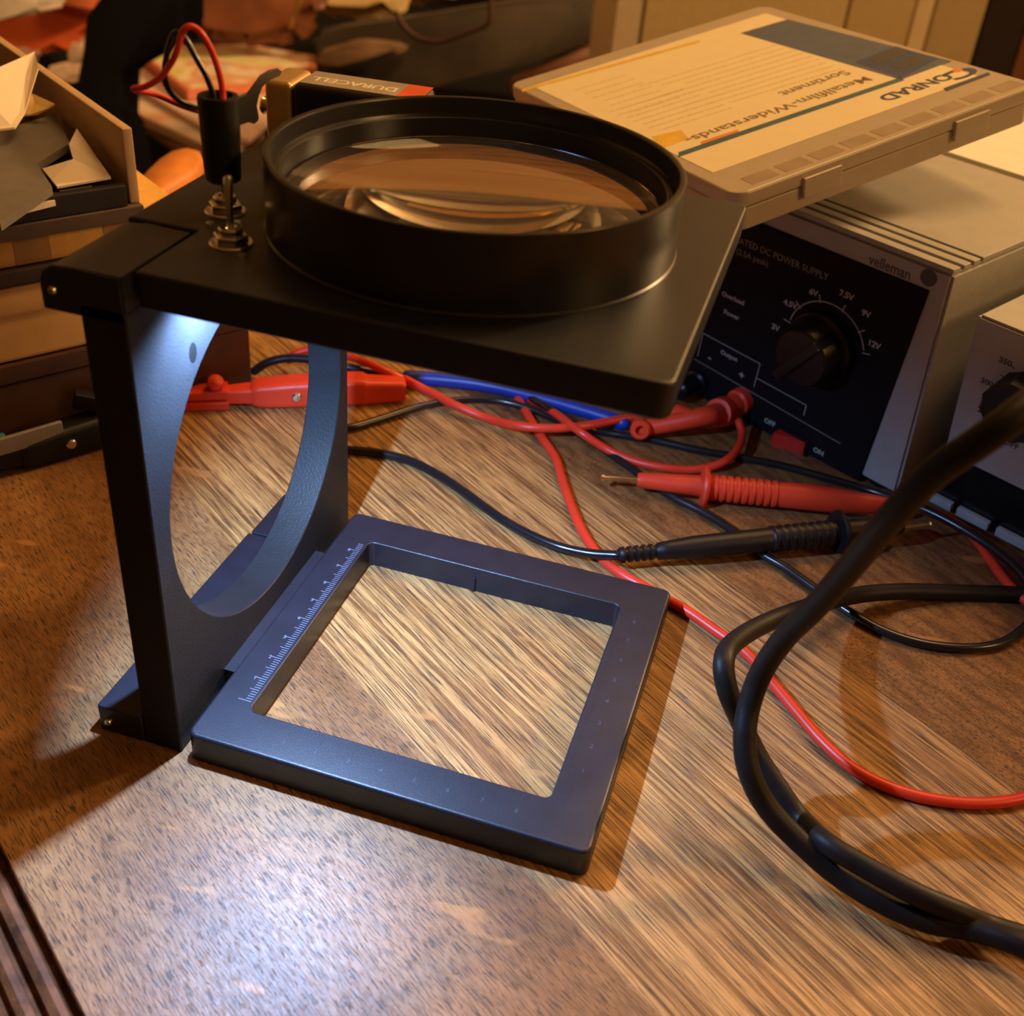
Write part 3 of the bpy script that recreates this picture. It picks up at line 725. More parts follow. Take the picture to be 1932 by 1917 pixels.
join_into('title_print', [lt('Metallfilm-Widerstands-', 1655, 152, 0.0085, INK, bold=0.0001, u1=1306, v1=268), lt('Sortiment', 1612, 140, 0.0085, INK, bold=0.0001, u1=1484, v1=181)], sheet_)
bm = bmesh.new(); random.seed(3)
def tline(u0, v0, u1, v1, w=0.00035):
    a = V((*PB(u0, v0), 0)); b_ = V((*PB(u1, v1), 0)); L = (b_ - a).length; d = (b_ - a).normalized(); t = 0
    while t < L:
        s = random.uniform(0.0015, 0.005); s = min(s, L - t); p0 = a + d * t; p1 = a + d * (t + s)
        if s > 0.0004: stroke(bm, [(p0.x, p0.y), (p1.x, p1.y)], w, RB, 0.0001, 0.00005)
        t += s + random.uniform(0.0004, 0.001)
for k in range(9):
    u = 1475 + k * 14; v = 82 + k * 6.0; tline(u, v, u - 270 + (k % 3) * 30, v + 82 - (k % 3) * 9)
for k in range(7):
    u = 1180 + k * 17; v = 142 + k * 7; tline(u, v, u - 95, v + 29)
for k in range(7):
    u = 1290 + k * 15; v = 168 + k * 6; tline(u, v, u - 140, v + 44)
finish('small_print', bm, INL, sheet_, None)

# ------------------------------------------------------------------ cables and probes on the table
def cable(name, pts, r, m, label, cat='cable', group=None, parent=None, seg=12, sub=8, **kw):
    P = [W(u, v, z) for u, v, z in pts]
    o = tube(name, P, r, m, parent, seg=seg, sub=sub)
    if label: tag(o, label, cat, group)
    return o
ra = 0.00185
# black lead with probe
pb_ = thing('test_probe', 'black test probe with ribbed grip and bare tip, lying toward the power supply', 'probe', loc=W(1380, 1040, 0))
A = W(1165, 1048, 0.0062); Bq = W(1582, 1004, 0.0085); Cq = W(1700, 996, 0.0085)
ax = (Bq - A); L = ax.length; Fp = frame_to(A, ax)
prof = [(0.0019, 0.0)]
for k in range(5): z = 0.0012 + k * 0.0028; prof += [(0.0030, z), (0.0031, z + 0.0012), (0.0023, z + 0.0014), (0.0023, z + 0.0026)]
prof += [(0.0033, 0.016), (0.0036, 0.020), (0.0044, 0.030), (0.0046, 0.058), (0.0045, L * 0.68)]
k = L * 0.68
while k < L - 0.004: prof += [(0.0052, k + 0.0006), (0.0052, k + 0.0016), (0.0046, k + 0.0020), (0.0046, k + 0.0030)]; k += 0.0033
prof += [(0.0046, L - 0.001)]
lathe('grip', prof, BLK, pb_, Fp, 28, smooth=50)
lathe('finger_guard', [(0.0046, L - 0.0012), (0.0082, L - 0.0010), (0.0087, L), (0.0082, L + 0.0012), (0.0046, L + 0.0014)], BLK, pb_, Fp, 32)
L2 = (Cq - A).length; lathe('nose', [(0.0046, L + 0.001), (0.0043, L2 * 0.97), (0.0030, L2), (0.0010, L2 + 0.0005)], BLK, pb_, Fp, 28)
Tq = W(1757, 989, 0.0085); lathe('tip', [(0.0009, 0), (0.0008, (Tq - Cq).length * 0.93), (0.0012, (Tq - Cq).length * 0.95), (0.0005, (Tq - Cq).length)], mat('gold_tip', (0.85, 0.65, 0.35), rough=0.25, metal=1.0), pb_, frame_to(Cq, Tq - Cq), 14)
tube('lead', [W(*p) for p in ((640, 722, .002), (630, 760, .002), (622, 800, .002), (626, 836, .002), (645, 848, .002), (672, 850, .002), (720, 856, .002), (775, 870, .002), (830, 898, .002), (885, 935, .002), (940, 975, .002), (990, 1004, .002), (1050, 1030, .0025), (1110, 1044, .0035))] + [A], ra, BPVC, pb_)
# red probe
rp = thing('test_probe', 'red test probe with ribbed grip and silver tip, pointing left', 'probe', loc=W(1440, 940, 0))
A = W(1203, 905, 0.0070); Gq = W(1327, 916, 0.0075); Eq = W(1690, 956, 0.0070)
ax = Eq - A; L = ax.length; lg_ = (Gq - A).length; Fp = frame_to(A, ax)
lathe('nose', [(0.0010, -0.0004), (0.0028, 0.0), (0.0032, 0.002), (0.0044, lg_ - 0.001)], REDH, rp, Fp, 28)
lathe('finger_guard', [(0.0044, lg_ - 0.001), (0.0082, lg_ - 0.0006), (0.0088, lg_ + 0.0004), (0.0080, lg_ + 0.0016), (0.0048, lg_ + 0.0022)], REDH, rp, Fp, 32)
prof = [(0.0048, lg_ + 0.001)]; k = lg_ + 0.004
for j in range(9): prof += [(0.0054, k), (0.0055, k + 0.0012), (0.0048, k + 0.0016), (0.0048, k + 0.0026)]; k += 0.0030
prof += [(0.0052, k + 0.001), (0.0053, k + 0.012), (0.0052, L - 0.028), (0.0042, L - 0.012), (0.0030, L), (0.0018, L + 0.002)]
lathe('grip', prof, REDH, rp, Fp, 28, smooth=50)
Tq = W(1132, 901, 0.0068)
lathe('tip', [(0.0009, 0), (0.0008, (Tq - A).length * 0.86), (0.0013, (Tq - A).length * 0.88), (0.0013, (Tq - A).length * 0.96), (0.0004, (Tq - A).length)], mat('gold_tip', (0.85, 0.65, 0.35), rough=0.25, metal=1.0), rp, frame_to(A, Tq - A), 14)
tube('lead', [Eq] + [W(*p) for p in ((1740, 962, .003), (1790, 980, .002), (1835, 1012, .002), (1870, 1060, .002), (1905, 1105, .003), (1950, 1145, .003), (2000, 1180, .002))], ra, REDP, rp)
# loose leads
cable('black_cable', [(626, 712, .002), (622, 748, .002), (624, 785, .002), (640, 805, .002), (668, 805, .002), (720, 790, .002), (790, 768, .003), (860, 756, .0035), (930, 755, .0035), (990, 768, .003), (1050, 793, .002), (1100, 822, .002), (1160, 862, .002), (1210, 898, .002), (1265, 935, .002), (1330, 968, .002), (1385, 1003, .002), (1430, 1040, .002), (1480, 1070, .002), (1530, 1105, .002), (1590, 1147, .002), (1660, 1188, .002), (1730, 1212, .002), (1800, 1222, .002), (1860, 1220, .002), (1905, 1205, .002), (1945, 1170, .003), (1955, 1130, .005), (1925, 1080, .006), (1880, 1040, .0055), (1820, 1000, .0055), (1760, 968, .0055), (1715, 950, .0045), (1640, 925, .002), (1560, 902, .002), (1480, 880, .002), (1400, 864, .002), (1320, 850, .002), (1240, 832, .002), (1180, 822, .002), (1130, 814, .002), (1080, 798, .006), (1030, 768, .006), (980, 738, .002), (930, 700, .002)],
      0.0017, BPVC, 'thin black cable crossing under the plate and looping at the right edge', sub=10)
cable('red_cable', [(765, 716, .008), (805, 737, .006), (860, 765, .005), (920, 790, .003), (980, 804, .0065), (1040, 808, .0075), (1100, 804, .0075), (1150, 795, .006), (1200, 786, .006)], 0.0019, REDP, 'red cable running from the red crocodile clip to the red plug')
cable('red_cable', [(940, 715, .002), (985, 745, .002), (1040, 775, .006), (1090, 812, .009), (1140, 845, .004), (1190, 868, .002), (1250, 882, .002), (1310, 886, .002), (1360, 874, .0045), (1390, 850, .0055), (1400, 820, .006), (1394, 796, .009)], 0.0018, REDP, 'short red cable curving below the terminals beside the red probe tip')
cable('red_cable', [(945, 700, .002), (975, 748, .002), (1000, 790, .002), (1022, 826, .002), (1048, 865, .002), (1062, 910, .002), (1078, 955, .002), (1100, 1005, .002), (1130, 1048, .0016), (1170, 1082, .002), (1220, 1110, .002), (1262, 1133, .002), (1300, 1155, .002), (1350, 1190, .002), (1405, 1230, .002), (1450, 1280, .002), (1500, 1340, .002), (1550, 1398, .002), (1605, 1447, .002), (1670, 1482, .002), (1740, 1504, .002), (1820, 1515, .002), (1900, 1512, .002), (1990, 1490, .002)], 0.0019, REDP, 'long red cable running under the base corner and out at the right edge', sub=10)
cable('red_cable', [(545, 680, .006), (555, 668, .010), (590, 660, .012), (640, 668, .012), (690, 684, .013), (735, 704, .011), (780, 724, .003)], 0.0018, REDP, 'red cable arching just behind the red crocodile clip')
cable('black_cable', [(480, 700, .004), (505, 684, .008), (545, 676, .010), (600, 680, .010), (650, 692, .009), (760, 712, .004), (800, 722, .002)], 0.0020, mat('dark_blue_pvc', (0.012, 0.014, 0.025), rough=0.25), 'dark blue-black cable arching behind the red crocodile clip')
cable('blue_cable', [(770, 712, .004), (830, 716, .004), (900, 724, .004), (970, 738, .004), (1060, 762, .004), (1140, 786, .004), (1175, 798, .004)], 0.0034, mat('blue_pvc', (0.012, 0.035, 0.32), rough=0.4), 'blue cable mostly hidden below the top plate')
# thick mains cable, two strands
K1 = [(2030, 690, .160), (1932, 772, .156), (1850, 832, .150), (1760, 895, .140), (1680, 978, .125), (1600, 1075, .102), (1535, 1148, .082), (1483, 1200, .066), (1440, 1262, .050), (1415, 1325, .040), (1405, 1390, .033), (1413, 1455, .026), (1445, 1520, .018), (1505, 1585, .011), (1580, 1650, .006), (1665, 1702, .005), (1750, 1738, .005), (1830, 1752, .006), (1932, 1785, .010), (2050, 1850, .010)]
cable('mains_cable', K1, 0.0032, BRUB, 'thick black cable arching high across the right side in front of the power supply', seg=18, sub=10)
K2 = [(2050, 1130, .003), (1932, 1122, .003), (1800, 1118, .003), (1700, 1116, .006), (1610, 1124, .009), (1520, 1147, .018), (1440, 1178, .028), (1385, 1212, .037), (1366, 1245, .041), (1372, 1300, .036), (1398, 1362, .026), (1428, 1425, .018), (1470, 1490, .012), (1512, 1548, .008), (1560, 1592, .013), (1640, 1640, .013), (1730, 1688, .012), (1810, 1722, .009), (1860, 1745, .004), (1932, 1768, .0035), (2050, 1810, .0035)]
cable('mains_cable', K2, 0.0031, BRUB, 'thick black cable kinked in a low loop and twisted around the higher one', seg=18, sub=10)

# ------------------------------------------------------------------ red plug on the positive terminal
plug = thing('banana_plug', 'red banana plug with side socket pushed into the positive terminal', 'plug', loc=ptp)
q0 = ptp; q1 = W(1330, 785, 0.014); q2 = W(1258, 800, 0.009); q3 = W(1208, 808, 0.006)
bm = bmesh.new(); add_tube(bm, [q0, q0 * 0.5 + q1 * 0.5, q1, q2, q3], lambda t: 0.0047 - 0.0010 * t, seg=20, sub=8); finish('plug_body', bm, REDH, plug)
d1 = (ptp - q1).normalized()
lathe('collar', [(0.0040, 0.0), (0.0064, 0.0004), (0.0068, 0.006), (0.0066, 0.013), (0.0050, 0.0150), (0.0040, 0.0152)], REDH, plug, frame_to(ptp - d1 * 0.004, d1), 32)
qs = W(1304, 800, 0.004)
lathe('side_socket', [(0.0040, -0.005), (0.0042, 0.0045), (0.0036, 0.0052), (0.0022, 0.0052), (0.0020, 0.0010), (0.0001, 0.0010)], REDH, plug, frame_to(W(1292, 785, 0.012), (CAM - W(1292, 785, .012)) * 0.6 + RX * 0.28 + RY * 0.12 * -1 * -1), 24)
lathe('end_socket', [(0.0036, -0.006), (0.0044, 0.0030), (0.0036, 0.0040), (0.0022, 0.0040), (0.0020, 0.0005), (0.0001, 0.0005)], REDH, plug, frame_to(W(1208, 808, 0.008), (CAM - W(1208, 808, .008)) + RY * 0.15), 24)

# ------------------------------------------------------------------ crocodile clips
def croc(name, label, p_end, p_tip, m, z0, s=1.0, w=0.012, h=0.0125):
    a = V((p_end.x, p_end.y, z0)); d = V((p_tip.x - p_end.x, p_tip.y - p_end.y, 0)); L = d.length; d.normalize()
    Fm = Matrix.Identity(4); yv = V((-d.y, d.x, 0))
    for i in range(3): Fm[i][0] = d[i]; Fm[i][1] = yv[i]; Fm[i][2] = (0, 0, 1)[i]; Fm[i][3] = a[i]
    t = thing(name, label, 'crocodile clip', mw=Fm)
    def seg(nm, sts, m_=m):
        bm = bmesh.new(); lps = []
        for x, hw, zb, zt in sts:
            r = min(hw, (zt - zb) / 2) * 0.45; rr = rrect(-hw, hw, zb, zt, r, 4); lps.append([(x, y, z) for y, z in rr])
        loops_mesh(bm, lps, mw=Fm); return finish(nm, bm, m_, t, 40)
    hw = w / 2
    seg('rear_sleeve', [(0.0, hw * 0.72, 0.001, h * 0.78), (0.002, hw * 0.80, 0.0005, h * 0.84), (0.016, hw * 0.86, 0.0, h * 0.92), (0.019, hw, 0, h)])
    bo_ = seg('clip_body', [(0.018, hw * 0.98, 0, h), (0.022, hw, 0, h * 1.03), (0.050, hw, 0, h), (0.064, hw * 0.96, 0.0006, h * 0.92), (0.067, hw * 0.8, 0.0015, h * 0.82)])
    seg('neck', [(0.0665, hw * 0.75, 0.002, h * 0.78), (0.078, hw * 0.62, 0.0025, h * 0.72)])
    seg('upper_jaw', [(0.077, hw * 0.8, h * 0.42, h * 0.80), (0.095, hw * 0.7, h * 0.40, h * 0.72), (L, hw * 0.45, h * 0.36, h * 0.56)])
    seg('lower_jaw', [(0.077, hw * 0.8, 0.0, h * 0.36), (0.095, hw * 0.7, 0.0, h * 0.34), (L, hw * 0.45, h * 0.10, h * 0.33)])
    for sg, z in ((1, h * 0.9), (-1, h * 0.42)):
        lathe('finger_nub', [(0.0036, 0.0), (0.0038, 0.003), (0.0030, 0.0050), (0.0012, 0.0058), (0.0001, 0.0060)], m, t, Fm @ frame_to(V((0.082, 0, z)), (0, sg * 0.75, 0.5 * sg if sg > 0 else 0.15)), 20)
    lathe('rivet', [(0.0021, -0.001), (0.0021, 0.0004), (0.0016, 0.0009), (0.0001, 0.0010)], STEEL, t, Fm @ frame_to(V((0.048, hw if yv.dot(CAM - a) > 0 else -hw, h * 0.52)), (0, 1 if yv.dot(CAM - a) > 0 else -1, 0)), 18)
    return t
croc('crocodile_clip', 'red insulated crocodile clip lying behind the upright panel', W(763, 753, 0), W(318, 770, 0), REDH, 0.0)
# black clip at the left, jaws toward the camera's left edge
croc('crocodile_clip', 'black insulated crocodile clip in front of the brown wooden box', W(335, 790, 0), W(-40, 905, 0), BLK, 0.0, h=0.0135)
a0 = W(-30, 852, 0.014); a1 = W(118, 808, 0.014)
cb_ = thing('metal_clip', 'grey metal clip strip lying over the black crocodile clip at left', 'clip', loc=a0)
bm = bmesh.new(); Fm = frame_to(a0, a1 - a0); add_box(bm, -0.0010, 0.0010, -0.0035, 0.0035, 0, (a1 - a0).length, Fm, bev=0.0005)
finish('strip', bm, mat('dull_tin', (0.30, 0.28, 0.26), rough=0.45, metal=0.6), cb_)
a2 = W(138, 752, 0.020); a3 = W(215, 765, 0.016)
bm = bmesh.new(); Fm = frame_to(a2, a3 - a2); add_box(bm, -0.0028, 0.0028, -0.0035, 0.0035, 0, (a3 - a2).length, Fm, bev=0.001)
finish('grip_tab', bm, BLK, cb_)
bm = bmesh.new(); add_box(bm, -0.0028, 0.0028, -0.003, 0.003, -0.006, 0.004, frame_to(W(-6, 838, 0.013), a1 - a0), bev=0.001); finish('teal_cap', bm, mat('teal_plastic', (0.05, 0.16, 0.16), rough=0.4), cb_)

# ------------------------------------------------------------------ stack on the left of the table (table aligned)
AF = -0.186
def tbox(name, a0, a1, b0, b1, z0, z1, m, label=None, cat='box', bev=0.001, parent=None, group=None):
    bm = bmesh.new(); add_box(bm, a0, a1, b0, b1, z0, z1, TM, bev=bev)
    o = finish(name, bm, m, parent)
    if label: tag(o, label, cat, group)
    return o
BRW = mat('dark_brown_wood', (0.085, 0.032, 0.014), rough=0.45, var=0.3, scale=40)
TAN = mat('tan_card', (0.74, 0.46, 0.17), rough=0.7, var=0.05)
bxx = thing('wooden_box', 'dark brown wooden box at the bottom of the left stack', 'box', loc=TL(AF - 0.08, 0, 0))
tbox('box_body', AF - 0.17, AF, -0.10, 0.1168, 0, 0.0300, BRW, parent=bxx); tbox('box_lid', AF - 0.1705, AF + 0.0005, -0.1005, 0.1172, 0.0302, 0.0383, BRW, parent=bxx)
ct = thing('flat_carton', 'tan flat carton resting on the dark brown wooden box', 'box', loc=TL(AF - 0.08, 0, 0.0385))
tbox('carton_body', AF - 0.165, AF - 0.001, -0.10, 0.105, 0.0385, 0.0630, TAN, parent=ct, bev=0.002); tbox('carton_lid', AF - 0.1655, AF, -0.1005, 0.1055, 0.0560, 0.0692, TAN, parent=ct, bev=0.003)
tbox('dark_board', AF - 0.165, AF + 0.001, -0.10, 0.102, 0.0694, 0.0756, mat('dark_board', (0.04, 0.022, 0.014), rough=0.6), 'thin dark board between two tan layers of the left stack', 'board')
ca = thing('patterned_case', 'ochre case with darker square windows under the grey tray', 'case', loc=TL(AF - 0.08, 0, 0.0757))
tbox('case_body', AF - 0.16, AF - 0.002, -0.10, 0.095, 0.0757, 0.0868, mat('ochre_card', (0.76, 0.43, 0.10), rough=0.7), parent=ca)
for b0 in (-0.012, 0.0265, 0.060): tbox('case_window', AF - 0.004, AF - 0.0017, b0, b0 + 0.013, 0.0762, 0.0863, mat('ochre_dark', (0.42, 0.23, 0.07), rough=0.6), parent=ca, bev=0)
tr = thing('storage_box', 'open brown cardboard box full of papers on top of the left stack', 'box', loc=TL(AF - 0.08, 0, 0.087))
CARD = mat('brown_cardboard', (0.52, 0.34, 0.19), rough=0.8, var=0.06)
tbox('box_floor', AF - 0.17, AF + 0.002, -0.10, 0.0755, 0.0870, 0.0925, mat('grey_brown_card', (0.10, 0.065, 0.05), rough=0.8), parent=tr, bev=0.0005)
tbox('side_wall', AF - 0.17, AF - 0.001, 0.0715, 0.0755, 0.0925, 0.1210, CARD, parent=tr, bev=0.0008)
tbox('back_wall', AF - 0.172, AF - 0.168, -0.10, 0.0755, 0.0925, 0.1290, CARD, parent=tr, bev=0.0008)
tbox('front_wall', AF - 0.003, AF + 0.001, -0.10, 0.0700, 0.0925, 0.1010, mat('black_card', (0.012, 0.010, 0.012), rough=0.5), parent=tr, bev=0.0008)
# binders and papers in the box
tbox('ring_binder', AF - 0.120, AF - 0.006, -0.095, 0.066, 0.0928, 0.1020, mat('black_binder', (0.006, 0.006, 0.008), rough=0.45, spec=0.3), 'black binder lying in the open cardboard box', 'binder', bev=0.0015)
def sheet(name, poly, m, label, cat='paper', th=0.0008, group=None):
    top = [W(u, v, z) for u, v, z in poly]; bm = bmesh.new(); dn = V((0, 0, -th)); loops_mesh(bm, [[p + dn for p in top], top])
    o = finish(name, bm, m, None, None); return tag(o, label, cat, group)
WP = mat('cream_paper', (0.80, 0.66, 0.52), rough=0.7, var=0.03)
GF = mat('grey_folder', (0.15, 0.13, 0.12), rough=0.5)
sheet('folder', [(0, 420, .1060), (98, 352, .1060), (70, 308, .1062), (132, 270, .1070), (105, 215, .1085), (0, 245, .1085), (-60, 300, .106)], GF, 'dark grey folder lying in the cardboard box below the white sheet', 'folder', 0.003)
sheet('paper_sheet', [(145, 242, .112), (209, 334, .1035), (108, 352, .1032), (98, 340, .1032), (80, 318, .1035), (138, 300, .106), (130, 272, .109)], WP, 'bright sheet of paper against the cardboard box wall')
sheet('paper_sheet', [(-60, 150, .128), (0, 126, .128), (66, 97, .130), (72, 128, .127), (46, 212, .116), (28, 240, .113), (-60, 250, .113)], WP, 'large white sheet leaning over the left edge of the cardboard box')
sheet('paper_sheet', [(60, 176, .118), (104, 196, .115), (70, 213, .112), (44, 216, .112)], mat('yellow_paper', (0.72, 0.46, 0.16), rough=0.7), 'small yellow sheet beside the large white sheet')
sheet('paper_stack', [(-30, 398, .0995), (80, 360, .0995), (104, 378, .0995), (-30, 412, .0995)], WP, 'edge of white papers at the front of the cardboard box', 'paper', 0.002)
sheet('paper_stack', [(112, 356, .1000), (170, 344, .1000), (174, 352, .1000), (114, 366, .1000)], WP, 'narrow white paper edge under the bright sheet', 'paper', 0.0015)

# orange and blue things on the table behind the box
p = W(320, 392, 0.0); 
ob = thing('wooden_brush', 'orange wooden brush back beside the cardboard box', 'brush', loc=p)
bm = bmesh.new()
outl = [(262, 372), (275, 350), (300, 326), (330, 306), (358, 300), (378, 306), (386, 322), (376, 344), (350, 362), (320, 380), (290, 400), (268, 404)]
lo_ = [W(u, v, 0.004) for u, v in outl]; hi = [W(u, v, 0.004) + V((0, 0, 0.007)) for u, v in outl]
cen = sum(hi, V()) / len(hi); hi2 = [cen + (h_ - cen) * 0.8 + V((0, 0, 0.003)) for h_ in hi]
loops_mesh(bm, [lo_, hi, hi2]); finish('brush_back', bm, mat('orange_wood', (0.62, 0.21, 0.035), rough=0.5, var=0.15, scale=60), ob, 60)
bm = bmesh.new(); lo2 = [cen + (h_ - cen) * 0.8 for h_ in lo_]
loops_mesh(bm, [[V((q.x, q.y, 0.0)) for q in lo2], [V((q.x, q.y, 0.0045)) for q in lo2]]); finish('bristles', bm, BRUB, ob)
sheet('leaflet', [(240, 342, .004), (268, 336, .004), (276, 366, .004), (244, 398, .004), (228, 380, .004)], mat('blue_white_print', (0.45, 0.42, 0.42), rough=0.5, var=0.5, scale=60), 'small blue and white leaflet beside the orange brush', 'leaflet')
sheet('carton_tab', [(236, 350, .012), (266, 338, .012), (270, 352, .012), (240, 366, .012)], mat('orange_card', (0.70, 0.28, 0.03), rough=0.5), 'small orange card piece next to the cardboard box', 'card', 0.006)

# ------------------------------------------------------------------ sofa with clutter behind the table
SZ = -0.35
sofa = thing('sofa', 'black sofa behind the table, covered with magazines and clothes', 'sofa', loc=TL(-1.0, 1.2, -0.74))
SOF = mat('black_upholstery', (0.005, 0.0045, 0.005), rough=0.85, spec=0.15, bump=0.3, bscale=300)
tbox('seat', -2.9, -1.25, 0.66, 2.05, -0.68, SZ, SOF, parent=sofa, bev=0.02)
tbox('sofa_back', -2.9, -1.25, 2.05, 2.35, -0.68, 0.10, SOF, parent=sofa, bev=0.04)
for a in (-2.8, -1.25):
    for b_ in (0.75, 1.85): tbox('leg', a - 0.03, a + 0.03, b_ - 0.03, b_ + 0.03, -0.74, -0.675, SOF, parent=sofa)
def magz(name, poly, z, h, m, label, cov=None):
    top = [W(u, v, z) for u, v in poly]; bot = [p - V((0, 0, h)) for p in top]
    bm = bmesh.new(); loops_mesh(bm, [bot, top]); bmesh.ops.bevel(bm, geom=list(bm.edges), offset=0.002, segments=2, affect='EDGES')
    t = thing(name, label, 'magazine', loc=sum(bot, V()) / len(bot)); t['group'] = 'magazines on the sofa'
    finish('page_block', bm, m, t)
    if cov:
        c = sum(top, V()) / len(top); cp = [c + (p - c) * 0.93 + V((0, 0, 0.0004)) for p in top]; bm = bmesh.new(); loops_mesh(bm, [[p - V((0, 0, 0.001)) for p in cp], cp]); finish('cover', bm, cov, t)
    return t
def patches(name, cols, scale):
    m = bpy.data.materials.new(name); m.use_nodes = True; nt = m.node_tree; b = nt.nodes['Principled BSDF']
    tc = nt.nodes.new('ShaderNodeTexCoord'); n = nt.nodes.new('ShaderNodeTexNoise'); n.inputs['Scale'].default_value = scale; n.inputs['Detail'].default_value = 2
    nt.links.new(tc.outputs['Object'], n.inputs['Vector']); r = nt.nodes.new('ShaderNodeValToRGB'); cr_ = r.color_ramp
    while len(cr_.elements) < len(cols): cr_.elements.new(0.5)
    for i, c in enumerate(cols): cr_.elements[i].position = 0.30 + 0.42 * i / (len(cols) - 1); cr_.elements[i].color = (*c, 1)
    nt.links.new(n.outputs['Fac'], r.inputs['Fac']); nt.links.new(r.outputs['Color'], b.inputs['Base Color']); b.inputs['Roughness'].default_value = 0.4
    return m
PG = mat('page_edges', (0.62, 0.45, 0.36), rough=0.6, var=0.1, scale=30)
magz('magazine', [(178, 168), (330, 150), (500, 250), (440, 330), (352, 292)], -0.337, 0.012, mat('brown_book_board', (0.14, 0.06, 0.03), rough=0.6), 'brown bound volume at the bottom of the magazine pile')
magz('magazine', [(205, 190), (340, 160), (480, 230), (440, 300), (384, 272)], -0.318, 0.016, PG, 'pale magazine with mottled cover second in the pile', patches('mottled_cover', [(0.6, 0.25, 0.12), (0.75, 0.6, 0.5), (0.5, 0.42, 0.45)], 12))
magz('magazine', [(200, 130), (262, 118), (420, 100), (560, 180), (470, 262), (405, 252)], -0.3075, 0.010, mat('pink_page', (0.68, 0.50, 0.44), rough=0.6), 'pinkish magazine under the yellow and green one')
magz('magazine', [(250, 92), (300, 84), (470, 82), (612, 108), (560, 150), (352, 172)], -0.290, 0.016, mat('red_spine', (0.70, 0.22, 0.12), rough=0.5), 'magazine with yellow, green and orange cover on top of the pile',
     patches('yellow_green_cover', [(0.88, 0.68, 0.14), (0.72, 0.68, 0.22), (0.90, 0.80, 0.60), (0.75, 0.32, 0.16), (0.90, 0.80, 0.64), (0.40, 0.32, 0.28)], 9))
def blob(name, poly, dist, depth, m, label, cat, bev=0.03, floor=SZ + 0.012):
    dist = min([dist] + [(W(u, v, floor) - CAM).length for u, v in poly if v > 0])
    fr = [WD(u, v, dist) for u, v in poly]; bk = [p + V((0.2 * depth, 0.95 * depth, 0)) for p in fr]
    bm = bmesh.new(); loops_mesh(bm, [fr, bk])
    try: bmesh.ops.bevel(bm, geom=list(bm.edges), offset=bev, segments=3, affect='EDGES')
    except Exception: pass
    for v in bm.verts:
        v.co += V((mnoise.noise(v.co * 9), mnoise.noise(v.co * 9 + V((5, 0, 0))), mnoise.noise(v.co * 9 + V((0, 5, 0))))) * bev * 0.25
    o = finish(name, bm, m, None, 70)
    return tag(o, label, cat)
blob('black_coat', [(352, -60), (352, 60), (340, 86), (262, 92), (222, 115), (200, 135), (200, 172), (236, 215), (262, 330), (262, 900), (150, 900), (120, 200), (160, 100), (185, 40), (200, -60)], 1.50, 0.04, mat('black_cloth', (0.0035, 0.003, 0.0045), rough=0.95, spec=0.1), 'black coat hanging down to the floor left of the magazine pile', 'coat', 0.012, floor=-0.738)
blob('leather_bag', [(350, -80), (350, 40), (365, 78), (410, 92), (480, 96), (540, 84), (568, 50), (578, -10), (580, -80)], 2.25, 0.09, mat('brown_leather', (0.20, 0.065, 0.026), rough=0.45, var=0.3, scale=14, bump=0.3, bscale=60), 'brown leather bag standing behind the magazines', 'bag', 0.03)
blob('cushion', [(566, -70), (562, 0), (580, 26), (620, 40), (690, 46), (730, 36), (742, 0), (740, -70)], 2.38, 0.10, mat('cream_fabric', (0.62, 0.44, 0.20), rough=0.85, var=0.1, bump=0.3, bscale=80), 'cream cushion right of the brown leather bag', 'cushion', 0.03)
blob('cushion', [(742, -70), (744, 10), (780, 14), (860, 0), (960, -20), (1000, -70)], 2.52, 0.08, mat('cream_fabric', (0.62, 0.44, 0.20), rough=0.85), 'cream cushion above the dark jacket', 'cushion', 0.03)
bj = blob('dark_jacket', [(575, 60), (640, 52), (745, 40), (900, 12), (1000, 0), (1160, -20), (1165, 62), (1130, 92), (1010, 118), (900, 142), (820, 165), (760, 184), (660, 172), (600, 150), (585, 110)], 2.25, 0.10, mat('dark_grey_brown_cloth', (0.060, 0.043, 0.030), rough=0.85, var=0.55, scale=7, bump=0.4, bscale=40), 'dark grey-brown jacket spread over the sofa', 'jacket', 0.015)
blob('folded_sweater', [(590, 128), (600, 95), (660, 78), (740, 88), (752, 100), (690, 112), (640, 124)], 2.19, 0.05, mat('olive_knit', (0.17, 0.095, 0.05), rough=0.9, var=0.3, scale=20), 'olive brown sweater sleeve lying on the dark jacket', 'sweater', 0.006)
cb = tube('cord', [WD(u, v, 2.16 - 0.0 * u) for u, v in ((748, 24), (762, 50), (790, 72), (830, 78), (870, 66), (920, 45), (925, 10), (924, -20))], 0.0042, mat('dark_red_cord', (0.05, 0.012, 0.008), rough=0.6), None)
tag(cb, 'thin dark red cord hanging in a loop over the dark jacket', 'cord')
cb = tube('gold_chain', [WD(u, v, 2.2) for u, v in ((566, -10), (560, 14), (551, 30), (549, 48))], 0.005, mat('old_brass', (0.6, 0.35, 0.12), rough=0.3, metal=0.8), None)
tag(cb, 'short brass strap between the leather bag and the cushion', 'strap')
blob('wooden_tray', [(958, 150), (1128, 82), (1146, 70), (1146, 110), (1020, 160), (960, 182)], 2.0, 0.06, mat('reddish_wood', (0.20, 0.075, 0.025), rough=0.5), 'reddish wooden tray edge below the dark jacket', 'tray', 0.005)
blob('red_cloth', [(-60, 46), (0, 40), (60, 34), (78, 8), (100, -10), (180, 12), (176, 30), (158, 74), (118, 82), (110, 96), (62, 104), (0, 112), (-60, 120)], 2.2, 0.15, mat('orange_red_cloth', (0.55, 0.085, 0.018), rough=0.8, var=0.15, scale=12), 'orange-red cloth heaped behind the cardboard box', 'cloth', 0.012)
